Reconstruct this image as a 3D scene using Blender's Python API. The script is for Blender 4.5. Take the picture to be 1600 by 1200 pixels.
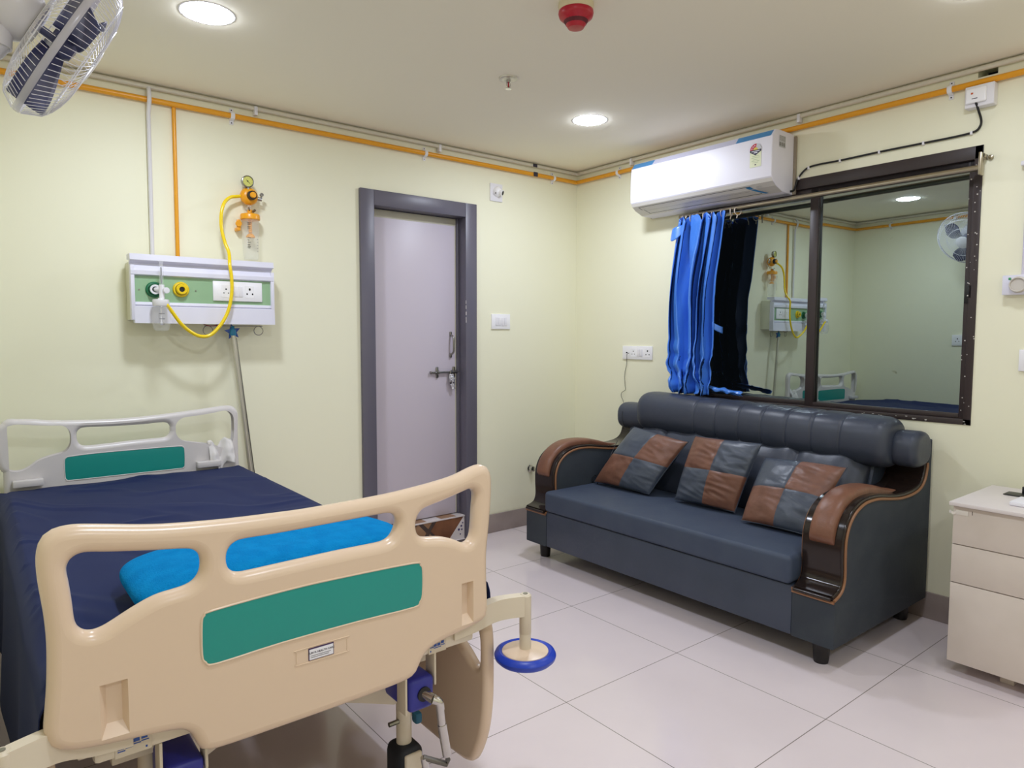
import bpy, bmesh, math, random
from mathutils import Vector, Matrix, noise

# ------------------------------------------------------------------ clear, camera, world, exposure
for o in list(bpy.data.objects):
    bpy.data.objects.remove(o)
SC = bpy.context.scene
COL = SC.collection
PI = math.pi
random.seed(7)

CAMLOC = Vector((-3.3005, -3.4425, 1.2416))
_r = Vector((0.782357, -0.622827, 0.001956))
_u = Vector((0.041297, 0.055007, 0.997632))
_f = Vector((0.621459, 0.780424, -0.068756))
cam_data = bpy.data.cameras.new('camera')
cam_data.sensor_fit = 'HORIZONTAL'
cam_data.sensor_width = 36.0
cam_data.lens = 1075.0 / 1600.0 * 36.0
cam_data.clip_start = 0.02
cam = bpy.data.objects.new('camera', cam_data)
COL.objects.link(cam)
m = Matrix.Identity(4)
for i, v in enumerate((_r, _u, -_f)):
    for j in range(3):
        m[j][i] = v[j]
m.translation = CAMLOC
cam.matrix_world = m
SC.camera = cam

w = bpy.data.worlds.new('world')
SC.world = w
w.use_nodes = True
w.node_tree.nodes['Background'].inputs[0].default_value = (0.02, 0.025, 0.03, 1)
w.node_tree.nodes['Background'].inputs[1].default_value = 0.15

SC.view_settings.view_transform = 'Standard'
SC.view_settings.look = 'None'
SC.view_settings.gamma = 1.0
SC.view_settings.use_curve_mapping = False
SC.view_settings.exposure = 1.50
LAMP_STRENGTH = 62.0
LAMP_COLOR = (0.885, 0.95, 1.10)
try:
    SC.cycles.max_bounces = 10
    SC.cycles.diffuse_bounces = 6
    SC.cycles.glossy_bounces = 5
    SC.cycles.transparent_max_bounces = 24
    SC.cycles.caustics_reflective = False
    SC.cycles.caustics_refractive = False
    SC.cycles.sample_clamp_indirect = 6.0
    SC.cycles.use_denoising = True
except Exception:
    pass

H = 2.35            # ceiling height
XL = -3.40          # left wall
YL = -2.45          # where the left wall ends and the entrance passage opens
XP, YF = -4.35, -5.0


# ------------------------------------------------------------------ materials
def lin(c):
    out = []
    for v in c:
        v = v / 255.0
        out.append(v / 12.92 if v <= 0.04045 else ((v + 0.055) / 1.055) ** 2.4)
    return (*out, 1.0)


def mat(name, rgb, rough=0.5, metal=0.0, spec=0.5, coat=0.0, bump=None, var=None, alpha=1.0,
        sheen=0.0, emit=None, emit_strength=0.0, rough_var=None):
    M = bpy.data.materials.new(name)
    M.use_nodes = True
    nt = M.node_tree
    b = nt.nodes['Principled BSDF']
    b.inputs['Base Color'].default_value = lin(rgb)
    b.inputs['Roughness'].default_value = rough
    b.inputs['Metallic'].default_value = metal
    b.inputs['Specular IOR Level'].default_value = spec
    b.inputs['Coat Weight'].default_value = coat
    b.inputs['Coat Roughness'].default_value = 0.08
    b.inputs['Alpha'].default_value = alpha
    b.inputs['Sheen Weight'].default_value = sheen
    if emit:
        b.inputs['Emission Color'].default_value = (*emit, 1)
        b.inputs['Emission Strength'].default_value = emit_strength
    tc = None
    if bump or var or rough_var:
        tc = nt.nodes.new('ShaderNodeTexCoord')
    if var:
        sc, rgb2, lo, hi = var
        n = nt.nodes.new('ShaderNodeTexNoise')
        n.inputs['Scale'].default_value = sc
        n.inputs['Detail'].default_value = 5
        nt.links.new(tc.outputs['Object'], n.inputs['Vector'])
        r = nt.nodes.new('ShaderNodeValToRGB')
        r.color_ramp.elements[0].position = lo
        r.color_ramp.elements[1].position = hi
        r.color_ramp.elements[0].color = lin(rgb)
        r.color_ramp.elements[1].color = lin(rgb2)
        nt.links.new(n.outputs['Fac'], r.inputs['Fac'])
        nt.links.new(r.outputs['Color'], b.inputs['Base Color'])
    if rough_var:
        sc, lo, hi = rough_var
        n = nt.nodes.new('ShaderNodeTexNoise')
        n.inputs['Scale'].default_value = sc
        nt.links.new(tc.outputs['Object'], n.inputs['Vector'])
        mr = nt.nodes.new('ShaderNodeMapRange')
        mr.inputs['To Min'].default_value = lo
        mr.inputs['To Max'].default_value = hi
        nt.links.new(n.outputs['Fac'], mr.inputs['Value'])
        nt.links.new(mr.outputs['Result'], b.inputs['Roughness'])
    if bump:
        sc, st, dist = bump[:3]
        n = nt.nodes.new('ShaderNodeTexNoise')
        n.inputs['Scale'].default_value = sc
        n.inputs['Detail'].default_value = 6
        if len(bump) > 3:
            mp = nt.nodes.new('ShaderNodeMapping')
            mp.inputs['Scale'].default_value = bump[3]
            nt.links.new(tc.outputs['Object'], mp.inputs['Vector'])
            nt.links.new(mp.outputs['Vector'], n.inputs['Vector'])
        else:
            nt.links.new(tc.outputs['Object'], n.inputs['Vector'])
        bp = nt.nodes.new('ShaderNodeBump')
        bp.inputs['Strength'].default_value = st
        bp.inputs['Distance'].default_value = dist
        nt.links.new(n.outputs['Fac'], bp.inputs['Height'])
        nt.links.new(bp.outputs['Normal'], b.inputs['Normal'])
    return M


def grid_lines(M, axes, base, line, rough_line=None):
    """tile joints: axes = [(component, offset, size, width)]"""
    nt = M.node_tree
    b = nt.nodes['Principled BSDF']
    g = nt.nodes.new('ShaderNodeNewGeometry')
    s = nt.nodes.new('ShaderNodeSeparateXYZ')
    nt.links.new(g.outputs['Position'], s.inputs[0])
    last = None
    for comp, off, size, width in axes:
        a = nt.nodes.new('ShaderNodeMath'); a.operation = 'SUBTRACT'
        a.inputs[1].default_value = off - 50 * size - size / 2
        nt.links.new(s.outputs[comp], a.inputs[0])
        d = nt.nodes.new('ShaderNodeMath'); d.operation = 'DIVIDE'; d.inputs[1].default_value = size
        nt.links.new(a.outputs[0], d.inputs[0])
        fr = nt.nodes.new('ShaderNodeMath'); fr.operation = 'FRACT'
        nt.links.new(d.outputs[0], fr.inputs[0])
        sb = nt.nodes.new('ShaderNodeMath'); sb.operation = 'SUBTRACT'; sb.inputs[1].default_value = 0.5
        nt.links.new(fr.outputs[0], sb.inputs[0])
        ab = nt.nodes.new('ShaderNodeMath'); ab.operation = 'ABSOLUTE'
        nt.links.new(sb.outputs[0], ab.inputs[0])
        lt = nt.nodes.new('ShaderNodeMath'); lt.operation = 'LESS_THAN'
        lt.inputs[1].default_value = width / size / 2
        nt.links.new(ab.outputs[0], lt.inputs[0])
        if last is None:
            last = lt
        else:
            mx = nt.nodes.new('ShaderNodeMath'); mx.operation = 'MAXIMUM'
            nt.links.new(last.outputs[0], mx.inputs[0]); nt.links.new(lt.outputs[0], mx.inputs[1])
            last = mx
    mix = nt.nodes.new('ShaderNodeMix'); mix.data_type = 'RGBA'
    src = b.inputs['Base Color'].links[0].from_socket if b.inputs['Base Color'].links else None
    if src:
        nt.links.new(src, mix.inputs[6])
    else:
        mix.inputs[6].default_value = lin(base)
    mix.inputs[7].default_value = lin(line)
    nt.links.new(last.outputs[0], mix.inputs[0])
    nt.links.new(mix.outputs[2], b.inputs['Base Color'])


WALL = mat('wall_paint', (240, 238, 212), 0.55, spec=0.3, bump=(60, 0.05, 0.002))
CEIL = mat('ceiling_paint', (246, 240, 222), 0.8, spec=0.2)
FLOOR = mat('floor_tile', (230, 218, 221), 0.14, spec=0.5, var=(2.5, (224, 212, 215), 0.35, 0.7))
grid_lines(FLOOR, [(0, -1.153, 0.5925, 0.003), (1, -1.190, 0.6, 0.003)], (222, 211, 215), (140, 130, 126))
BASE = mat('skirting_tile', (158, 145, 140), 0.3, var=(9, (148, 135, 130), 0.4, 0.65))
grid_lines(BASE, [(0, -1.153 + 0.2, 0.5925, 0.003), (1, -1.19, 0.6, 0.003)], (158, 145, 140), (110, 100, 96))
DGREY = mat('door_frame_paint', (98, 95, 108), 0.38, bump=(25, 0.06, 0.002))
DCHIP = mat('chipped_paint', (205, 200, 196), 0.7)
LEAF = mat('door_laminate', (202, 193, 204), 0.4, bump=(14, 0.03, 0.002))
STEEL = mat('steel', (150, 148, 142), 0.28, metal=1.0)
CHROME = mat('chrome', (205, 203, 200), 0.12, metal=1.0)
FOIL = mat('crumpled_foil', (225, 225, 232), 0.22, metal=0.8, bump=(90, 1.0, 0.01))
BLACK = mat('black_plastic', (22, 22, 24), 0.4)
DARK = mat('dark_void', (10, 10, 12), 0.9)
WPLAST = mat('white_plastic', (232, 230, 234), 0.3)
WPLAST2 = mat('white_switch_plastic', (244, 243, 246), 0.22)
BROWN_AL = mat('brown_aluminium', (52, 42, 42), 0.4, spec=0.5, bump=(30, 0.1, 0.002))
SPECK = mat('paint_speck', (200, 196, 190), 0.7)
PIPE_Y = mat('orange_yellow_pipe', (232, 160, 30), 0.3)
PIPE_W = mat('white_pvc', (214, 208, 190), 0.4)
CONS_W = mat('console_white', (226, 225, 238), 0.3)
CONS_C = mat('console_cream', (214, 212, 190), 0.4)
CONS_G = mat('console_green', (150, 186, 146), 0.4)
HOLE = mat('socket_hole', (18, 18, 20), 0.6)
GAS_G = mat('gas_green', (18, 110, 70), 0.3)
GAS_Y = mat('gas_yellow', (240, 205, 20), 0.3)
HOSE = mat('yellow_hose', (246, 214, 24), 0.22, spec=0.6)
ORANGE = mat('orange_plastic', (240, 165, 30), 0.3)
CLEAR = mat('clear_plastic', (235, 238, 235), 0.06, alpha=0.2, spec=0.7)
CLEAR2 = mat('clear_bottle', (240, 242, 245), 0.08, alpha=0.16, spec=0.8)
GAUGE = mat('gauge_face', (208, 206, 110), 0.35)
BLUESTAR = mat('blue_plastic', (20, 70, 160), 0.3)
TEALCAP = mat('teal_cap', (40, 130, 170), 0.3)
ABS = mat('cream_bed_plastic', (222, 198, 172), 0.27, spec=0.5)
ABS2 = mat('white_headboard_plastic', (216, 211, 210), 0.27, spec=0.5)
BEDMETAL = mat('cream_painted_steel', (218, 206, 184), 0.4)
TEAL = mat('teal_insert', (24, 146, 136), 0.35)
NAVY = mat('navy_cotton', (22, 34, 78), 0.85, spec=0.2, sheen=0.05, bump=(300, 0.15, 0.001), var=(4, (25, 38, 82), 0.3, 0.7))
CYAN = mat('cyan_towelling', (5, 126, 194), 0.95, spec=0.05, bump=(220, 0.9, 0.004), var=(25, (12, 138, 204), 0.35, 0.65))
MATT = mat('mattress_cover', (215, 214, 212), 0.8)
CBLUE = mat('crank_blue', (46, 50, 150), 0.4)
TYRE = mat('bumper_blue', (24, 62, 185), 0.35)
RUBBER = mat('black_rubber', (24, 28, 34), 0.6)
LEATHER = mat('slate_leather', (62, 70, 86), 0.42, spec=0.45, bump=(55, 0.22, 0.004), var=(7, (56, 65, 80), 0.35, 0.7), rough_var=(5, 0.36, 0.52))
LEATHER_D = mat('slate_suede', (54, 60, 68), 0.7, spec=0.3, bump=(80, 0.2, 0.003), var=(8, (62, 68, 74), 0.4, 0.75))
SEATL = mat('slate_seat_fabric', (66, 76, 94), 0.6, spec=0.35, bump=(60, 0.25, 0.003), var=(9, (60, 70, 90), 0.4, 0.7))
ROLL = mat('shiny_slate_leather', (62, 68, 82), 0.40, spec=0.45, bump=(35, 0.2, 0.004), var=(6, (58, 64, 78), 0.4, 0.7))
BROWN = mat('brown_leather', (122, 84, 68), 0.42, spec=0.45, bump=(50, 0.3, 0.004), var=(14, (102, 68, 54), 0.4, 0.75))
BROWN2 = mat('tan_brown_leather', (128, 86, 66), 0.4, spec=0.5, bump=(50, 0.3, 0.004), var=(11, (104, 68, 50), 0.35, 0.75))
WOOD = mat('dark_polished_wood', (38, 29, 26), 0.16, spec=0.35, coat=0.12)
PIPING = mat('tan_piping', (140, 98, 66), 0.45)
LEGM = mat('black_leg', (26, 22, 22), 0.5)
CAB = mat('off_white_cabinet', (216, 205, 194), 0.5, var=(5, (208, 197, 185), 0.4, 0.7))
CABTOP = mat('white_cabinet_top', (222, 214, 212), 0.4)
PAPER = mat('white_paper', (236, 235, 242), 0.6)
ACW = mat('ac_white_gloss', (236, 234, 244), 0.42, spec=0.4)
ACG = mat('ac_white_shaded', (216, 212, 206), 0.35)  # body white greyed to paint the less lit lower part
ACBACK = mat('ac_back_plate', (150, 138, 120), 0.6)
BLUETAPE = mat('blue_film', (70, 140, 195), 0.3)
SILVERTAPE = mat('pale_lilac_strip', (205, 205, 225), 0.2)
ENERGY = mat('energy_label_green', (222, 226, 190), 0.5)
RED = mat('red_plastic', (176, 16, 40), 0.3)
LRED = mat('label_red', (190, 20, 50), 0.5)
LGREY = mat('label_grey', (196, 196, 198), 0.5)
LTEXT = mat('label_text_dark', (44, 40, 60), 0.6)
LBLUE = mat('label_blue', (36, 78, 160), 0.5)
LYEL = mat('label_yellow', (214, 196, 60), 0.5)
PURPLE = mat('label_violet', (62, 34, 84), 0.5)
FANW = mat('fan_white', (226, 222, 224), 0.25)
FANB = mat('fan_blade_blue', (66, 68, 104), 0.3)
FANCLR = mat('fan_rim_clear', (214, 210, 216), 0.2, alpha=0.6)
WIRE = mat('fan_wire_white', (236, 234, 240), 0.3)
BASECR = mat('detector_cream', (216, 204, 168), 0.4)
ROD = mat('brushed_rod', (172, 162, 142), 0.3, metal=1.0)
RING = mat('ring_plastic', (214, 202, 186), 0.4)
SATIN = mat('blue_satin', (74, 134, 226), 0.3, spec=0.75, bump=(14, 0.25, 0.01, (1, 1, 0.2)))
NAVYC = mat('navy_curtain_face', (18, 38, 78), 0.6, spec=0.3, bump=(60, 0.2, 0.002))
BT = mat('brown_stone_tile', (128, 82, 52), 0.4, var=(12, (104, 64, 42), 0.35, 0.7))
BT2 = mat('dark_stone_tile', (66, 54, 50), 0.4, var=(15, (84, 66, 56), 0.35, 0.7))
BT3 = mat('tan_stone_tile', (158, 122, 90), 0.4, var=(12, (136, 100, 72), 0.35, 0.7))
BT4 = mat('white_mosaic_tile', (214, 206, 204), 0.4)
LAMPM = mat('led_diffuser', (255, 255, 255), 0.5, emit=LAMP_COLOR, emit_strength=LAMP_STRENGTH)
LAMPM2 = mat('led_diffuser_dim', (255, 255, 255), 0.5, emit=LAMP_COLOR, emit_strength=LAMP_STRENGTH * 0.5)

# mirror-film window glass: reflects part of the light, lets a little through to the dark outside
GLASS = bpy.data.materials.new('mirror_film_glass')
GLASS.use_nodes = True
nt = GLASS.node_tree
nt.nodes.remove(nt.nodes['Principled BSDF'])
gl = nt.nodes.new('ShaderNodeBsdfGlossy'); gl.inputs['Roughness'].default_value = 0.0
gl.inputs['Color'].default_value = (0.80, 0.93, 0.92, 1)
tr = nt.nodes.new('ShaderNodeBsdfTransparent'); tr.inputs['Color'].default_value = (0.3, 0.34, 0.34, 1)
mx = nt.nodes.new('ShaderNodeMixShader'); mx.inputs[0].default_value = 0.46
nt.links.new(tr.outputs[0], mx.inputs[1]); nt.links.new(gl.outputs[0], mx.inputs[2])
nt.links.new(mx.outputs[0], nt.nodes['Material Output'].inputs['Surface'])

# left wall: painted wall with scuffs
WALL_L = mat('wall_paint_scuffed', (240, 238, 212), 0.55, spec=0.3)
_nt = WALL_L.node_tree
_b = _nt.nodes['Principled BSDF']
_tc = _nt.nodes.new('ShaderNodeTexCoord')
_n = _nt.nodes.new('ShaderNodeTexNoise'); _n.inputs['Scale'].default_value = 7.0; _n.inputs['Detail'].default_value = 3
_nt.links.new(_tc.outputs['Object'], _n.inputs['Vector'])
_cr = _nt.nodes.new('ShaderNodeValToRGB')
_cr.color_ramp.elements[0].position = 0.70; _cr.color_ramp.elements[0].color = lin((240, 238, 212))
_cr.color_ramp.elements[1].position = 0.76; _cr.color_ramp.elements[1].color = lin((186, 178, 146))
_nt.links.new(_n.outputs['Fac'], _cr.inputs['Fac']); _nt.links.new(_cr.outputs[0], _b.inputs['Base Color'])

# ------------------------------------------------------------------ mesh building
ORG = {}


def catmull(pts, n=6, closed=False):
    P = [Vector(p) for p in pts]
    out = []
    N = len(P)
    rng = range(N) if closed else range(N - 1)
    for i in rng:
        if closed:
            p0, p1, p2, p3 = P[(i - 1) % N], P[i], P[(i + 1) % N], P[(i + 2) % N]
        else:
            p0, p1, p2, p3 = P[max(i - 1, 0)], P[i], P[i + 1], P[min(i + 2, N - 1)]
        for k in range(n):
            t = k / n
            out.append(0.5 * ((2 * p1) + (-p0 + p2) * t + (2 * p0 - 5 * p1 + 4 * p2 - p3) * t * t
                              + (-p0 + 3 * p1 - 3 * p2 + p3) * t ** 3))
    if not closed:
        out.append(P[-1])
    return out


def axis_m(c, d, up=(0, 0, 1)):
    """matrix taking local +Z to direction d at c"""
    d = Vector(d).normalized()
    u = Vector(up)
    if abs(d.dot(u)) > 0.99:
        u = Vector((1, 0, 0))
    x = u.cross(d).normalized()
    y = d.cross(x)
    M = Matrix.Identity(4)
    for i, v in enumerate((x, y, d)):
        for j in range(3):
            M[j][i] = v[j]
    M.translation = Vector(c)
    return M


class MB:
    def __init__(s, mi=0):
        s.bm = bmesh.new()
        s.mi = mi

    def _merge(s, t, M=None):
        for f in t.faces:
            f.material_index = s.mi
        if M is not None:
            bmesh.ops.transform(t, matrix=M, verts=t.verts)
        me = bpy.data.meshes.new('tmp')
        t.to_mesh(me)
        t.free()
        s.bm.from_mesh(me)
        bpy.data.meshes.remove(me)
        return s

    def box(s, lo, hi, bevel=0.0, seg=2, M=None):
        t = bmesh.new()
        bmesh.ops.create_cube(t, size=1)
        lo, hi = Vector(lo), Vector(hi)
        c, d = (lo + hi) / 2, hi - lo
        for v in t.verts:
            v.co = Vector((v.co.x * d.x, v.co.y * d.y, v.co.z * d.z)) + c
        if bevel > 0:
            bmesh.ops.bevel(t, geom=list(t.edges), offset=min(bevel, min(abs(x) for x in d) * 0.49),
                            segments=seg, profile=0.5, affect='EDGES')
        return s._merge(t, M)

    def lathe(s, prof, c=(0, 0, 0), d=(0, 0, 1), n=32, M=None, cap=True):
        t = bmesh.new()
        rings = []
        for r, h in prof:
            if r < 1e-6:
                rings.append([t.verts.new((0, 0, h))])
            else:
                rings.append([t.verts.new((r * math.cos(2 * PI * k / n), r * math.sin(2 * PI * k / n), h)) for k in range(n)])
        for a, b in zip(rings, rings[1:]):
            if len(a) == 1 and len(b) == 1:
                continue
            for k in range(n):
                if len(a) == 1:
                    t.faces.new((a[0], b[k], b[(k + 1) % n]))
                elif len(b) == 1:
                    t.faces.new((a[k], a[(k + 1) % n], b[0]))
                else:
                    t.faces.new((a[k], a[(k + 1) % n], b[(k + 1) % n], b[k]))
        if cap:
            for ring in (rings[0], rings[-1]):
                if len(ring) > 1:
                    t.faces.new(ring)
        bmesh.ops.recalc_face_normals(t, faces=t.faces)
        return s._merge(t, M if M is not None else axis_m(c, d))

    def cyl(s, a, b, r, n=20, r2=None):
        a, b = Vector(a), Vector(b)
        L = (b - a).length
        r2 = r if r2 is None else r2
        return s.lathe([(r, 0), (r2, L)], a, b - a, n)

    def tube(s, pts, r, n=10, closed=False, flat=1.0):
        P = [Vector(p) for p in pts]
        N = len(P)
        t = bmesh.new()
        rings = []
        prev = None
        for i, p in enumerate(P):
            if closed:
                d = (P[(i + 1) % N] - P[i - 1]).normalized()
            else:
                d = (P[min(i + 1, N - 1)] - P[max(i - 1, 0)]).normalized()
            if prev is None:
                u = Vector((0, 0, 1)) if abs(d.z) < 0.9 else Vector((1, 0, 0))
                x = u.cross(d).normalized()
            else:
                x = (prev - d * prev.dot(d)).normalized()
            prev = x
            y = d.cross(x)
            rr = r[i] if isinstance(r, (list, tuple)) else r
            rings.append([t.verts.new(p + rr * (math.cos(2 * PI * k / n) * x + flat * math.sin(2 * PI * k / n) * y)) for k in range(n)])
        rng = range(N) if closed else range(N - 1)
        for i in rng:
            a, b = rings[i], rings[(i + 1) % N]
            for k in range(n):
                t.faces.new((a[k], a[(k + 1) % n], b[(k + 1) % n], b[k]))
        if not closed:
            t.faces.new(rings[0]); t.faces.new(rings[-1])
        bmesh.ops.recalc_face_normals(t, faces=t.faces)
        return s._merge(t)

    def loft(s, rings, cap=True, closed_ring=True):
        t = bmesh.new()
        R = [[t.verts.new(p) for p in ring] for ring in rings]
        n = len(R[0])
        for a, b in zip(R, R[1:]):
            for k in range(n if closed_ring else n - 1):
                t.faces.new((a[k], a[(k + 1) % n], b[(k + 1) % n], b[k]))
        if cap and closed_ring:
            t.faces.new(R[0]); t.faces.new(R[-1])
        bmesh.ops.recalc_face_normals(t, faces=t.faces)
        return s._merge(t)

    def prism(s, poly, axis, a, b, bevel=0.0, seg=2):
        """poly: 2D points in the two other axes (in order), extruded from a to b along axis"""
        t = bmesh.new()
        idx = [k for k in range(3) if k != axis]

        def mk(p, h):
            v = [0, 0, 0]
            v[idx[0]], v[idx[1]], v[axis] = p[0], p[1], h
            return t.verts.new(v)
        A = [mk(p, a) for p in poly]
        B = [mk(p, b) for p in poly]
        n = len(poly)
        fa = t.faces.new(A); fb = t.faces.new(B)
        for k in range(n):
            t.faces.new((A[k], A[(k + 1) % n], B[(k + 1) % n], B[k]))
        bmesh.ops.recalc_face_normals(t, faces=t.faces)
        if bevel > 0:
            ed = [e for e in t.edges if (fa in e.link_faces or fb in e.link_faces)]
            bmesh.ops.bevel(t, geom=ed, offset=bevel, segments=seg, profile=0.5, affect='EDGES')
        return s._merge(t)

    def ellipsoid(s, c, rad, n=24, m=14, M=None):
        t = bmesh.new()
        bmesh.ops.create_uvsphere(t, u_segments=n, v_segments=m, radius=1)
        for v in t.verts:
            v.co = Vector((v.co.x * rad[0], v.co.y * rad[1], v.co.z * rad[2])) + Vector(c)
        return s._merge(t, M)

    def grid(s, fn, nu, nv):
        t = bmesh.new()
        V = [[t.verts.new(fn(i / nu, j / nv)) for j in range(nv + 1)] for i in range(nu + 1)]
        for i in range(nu):
            for j in range(nv):
                t.faces.new((V[i][j], V[i + 1][j], V[i + 1][j + 1], V[i][j + 1]))
        return s._merge(t)

    def poly(s, pts):
        t = bmesh.new()
        t.faces.new([t.verts.new(p) for p in pts])
        return s._merge(t)

    def mesh(s, me, M=None):
        t = bmesh.new(); t.from_mesh(me)
        return s._merge(t, M)

    def build(s, name, mats, parent=None, label=None, cat=None, group=None, kind=None, smooth=True,
              angle=38, solid=0.0, subsurf=0, origin=None, flat_axis=None):
        bm = s.bm
        bm.normal_update()
        if not isinstance(mats, (list, tuple)):
            mats = [mats]
        if parent is not None:
            o0 = ORG[parent.name]
        elif origin is not None:
            o0 = Vector(origin)
        elif kind == 'structure':
            o0 = Vector((0, 0, 0))
        else:
            xs = [v.co for v in bm.verts]
            o0 = Vector(((min(v.x for v in xs) + max(v.x for v in xs)) / 2,
                         (min(v.y for v in xs) + max(v.y for v in xs)) / 2, min(v.z for v in xs)))
        for v in bm.verts:
            v.co -= o0
        lim = math.radians(angle)
        for f in bm.faces:
            f.smooth = smooth
        if smooth:
            for e in bm.edges:
                if len(e.link_faces) == 2 and e.calc_face_angle(0) > lim:
                    e.smooth = False
                if flat_axis is not None and len(e.link_faces) == 2:
                    c = [abs(f.normal[flat_axis]) > 0.9995 for f in e.link_faces]
                    if c[0] != c[1]:
                        e.smooth = False
        me = bpy.data.meshes.new(name)
        bm.to_mesh(me)
        bm.free()
        for M in mats:
            me.materials.append(M)
        o = bpy.data.objects.new(name, me)
        COL.objects.link(o)
        ORG[o.name] = o0
        if parent is not None:
            o.parent = parent
        else:
            o.location = o0
        if solid:
            md = o.modifiers.new('thick', 'SOLIDIFY'); md.thickness = solid; md.offset = 0
        if subsurf:
            md = o.modifiers.new('sub', 'SUBSURF'); md.levels = subsurf; md.render_levels = subsurf
        tag(o, label, cat, group, kind)
        return o


def tag(o, label=None, cat=None, group=None, kind=None):
    if label: o['label'] = label
    if cat: o['category'] = cat
    if group: o['group'] = group
    if kind: o['kind'] = kind
    return o


def empty(name, loc, label=None, cat=None, group=None, kind=None):
    o = bpy.data.objects.new(name, None)
    o.empty_display_size = 0.05
    COL.objects.link(o)
    o.location = loc
    ORG[o.name] = Vector(loc)
    return tag(o, label, cat, group, kind)


def copy_tree(o, parent=None):
    c = o.copy()
    COL.objects.link(c)
    c.parent = parent
    ORG[c.name] = ORG[o.name]
    for ch in list(o.children):
        copy_tree(ch, c)
    return c


def text_mesh(txt, size, depth=0.0003):
    cu = bpy.data.curves.new('t', 'FONT')
    cu.body = txt; cu.size = size; cu.extrude = depth; cu.resolution_u = 3
    cu.align_x = 'CENTER'; cu.align_y = 'CENTER'
    ob = bpy.data.objects.new('t', cu)
    COL.objects.link(ob)
    dg = bpy.context.evaluated_depsgraph_get(); dg.update()
    me = bpy.data.meshes.new_from_object(ob.evaluated_get(dg))
    bpy.data.objects.remove(ob); bpy.data.curves.remove(cu)
    return me


def frame_m(c, right, up):
    right = Vector(right).normalized(); up = Vector(up).normalized()
    n = right.cross(up)
    M = Matrix.Identity(4)
    for i, v in enumerate((right, up, n)):
        for j in range(3):
            M[j][i] = v[j]
    M.translation = Vector(c)
    return M


def area(P):
    return 0.5 * sum(P[i - 1][0] * P[i][1] - P[i][0] * P[i - 1][1] for i in range(len(P)))


def resample(P, step):
    n = len(P)
    L = [0.0]
    for i in range(n):
        a, b = P[i], P[(i + 1) % n]
        L.append(L[-1] + math.hypot(b[0] - a[0], b[1] - a[1]))
    m = max(6, int(L[-1] / step))
    out = []
    j = 0
    for k in range(m):
        t = L[-1] * k / m
        while L[j + 1] < t:
            j += 1
        f = (t - L[j]) / max(1e-9, L[j + 1] - L[j])
        a, b = P[j % n], P[(j + 1) % n]
        out.append((a[0] + (b[0] - a[0]) * f, a[1] + (b[1] - a[1]) * f))
    return out


def board_mesh(outer, holes, t, b, sm=4):
    """flat moulded board with rounded edges and openings, in local XY, thickness along Z (a filled 2D curve)"""
    cu = bpy.data.curves.new('b', 'CURVE')
    cu.dimensions = '2D'; cu.fill_mode = 'BOTH'
    cu.extrude = t / 2 - b; cu.bevel_depth = b; cu.bevel_resolution = 6
    for k, P in enumerate([outer] + list(holes)):
        Q = resample([(p.x, p.y) for p in catmull([(x, y, 0) for x, y in P], 6, True)], 0.006)
        a = area(Q)
        if (k == 0 and a < 0) or (k > 0 and a > 0):
            Q = Q[::-1]
        # shrink the board by the bevel so that its rounded rim ends on the drawn outline
        n = len(Q); R = []
        for i in range(n):
            d = Vector(Q[(i + 1) % n]) - Vector(Q[i - 1])
            d.normalize()
            R.append(Vector(Q[i]) + Vector((-d.y, d.x)) * b)
        for _ in range(3):
            R = [(R[i - 1] + 2 * R[i] + R[(i + 1) % n]) / 4 for i in range(n)]
        R = [Vector(p) for p in resample([(p.x, p.y) for p in R], 0.007)]
        sp = cu.splines.new('POLY')
        sp.points.add(len(R) - 1)
        for i, p in enumerate(R):
            sp.points[i].co = (p.x, p.y, 0, 1)
        sp.use_cyclic_u = True
    ob = bpy.data.objects.new('b', cu)
    COL.objects.link(ob)
    dg = bpy.context.evaluated_depsgraph_get(); dg.update()
    me = bpy.data.meshes.new_from_object(ob.evaluated_get(dg))
    bpy.data.objects.remove(ob); bpy.data.curves.remove(cu)
    bm = bmesh.new(); bm.from_mesh(me)
    bmesh.ops.remove_doubles(bm, verts=bm.verts, dist=1e-5)
    bm.to_mesh(me); bm.free()
    return me


def wall_with_holes(axis, pos, thick, a0, a1, z0, z1, holes, name, M, flip=1):
    """a wall in plane axis=pos (its room face), solid outwards, with rectangular holes [(a0,a1,z0,z1)]"""
    A = sorted({a0, a1, *[h[0] for h in holes], *[h[1] for h in holes]})
    Z = sorted({z0, z1, *[h[2] for h in holes], *[h[3] for h in holes]})
    b = MB()
    for i in range(len(A) - 1):
        for j in range(len(Z) - 1):
            ca, cz = (A[i] + A[i + 1]) / 2, (Z[j] + Z[j + 1]) / 2
            if any(h[0] < ca < h[1] and h[2] < cz < h[3] for h in holes):
                continue
            p0, p1 = sorted((pos, pos + flip * thick))
            if axis == 0:
                b.box((p0, A[i], Z[j]), (p1, A[i + 1], Z[j + 1]))
            else:
                b.box((A[i], p0, Z[j]), (A[i + 1], p1, Z[j + 1]))
    bmesh.ops.remove_doubles(b.bm, verts=b.bm.verts, dist=1e-5)
    # drop the inner faces between cells
    seen = {}
    for f in list(b.bm.faces):
        k = tuple(round(x, 4) for x in f.calc_center_median())
        seen.setdefault(k, []).append(f)
    dead = [f for fs in seen.values() if len(fs) > 1 for f in fs]
    bmesh.ops.delete(b.bm, geom=dead, context='FACES')
    return b.build(name, M, kind='structure', smooth=False)


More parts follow.
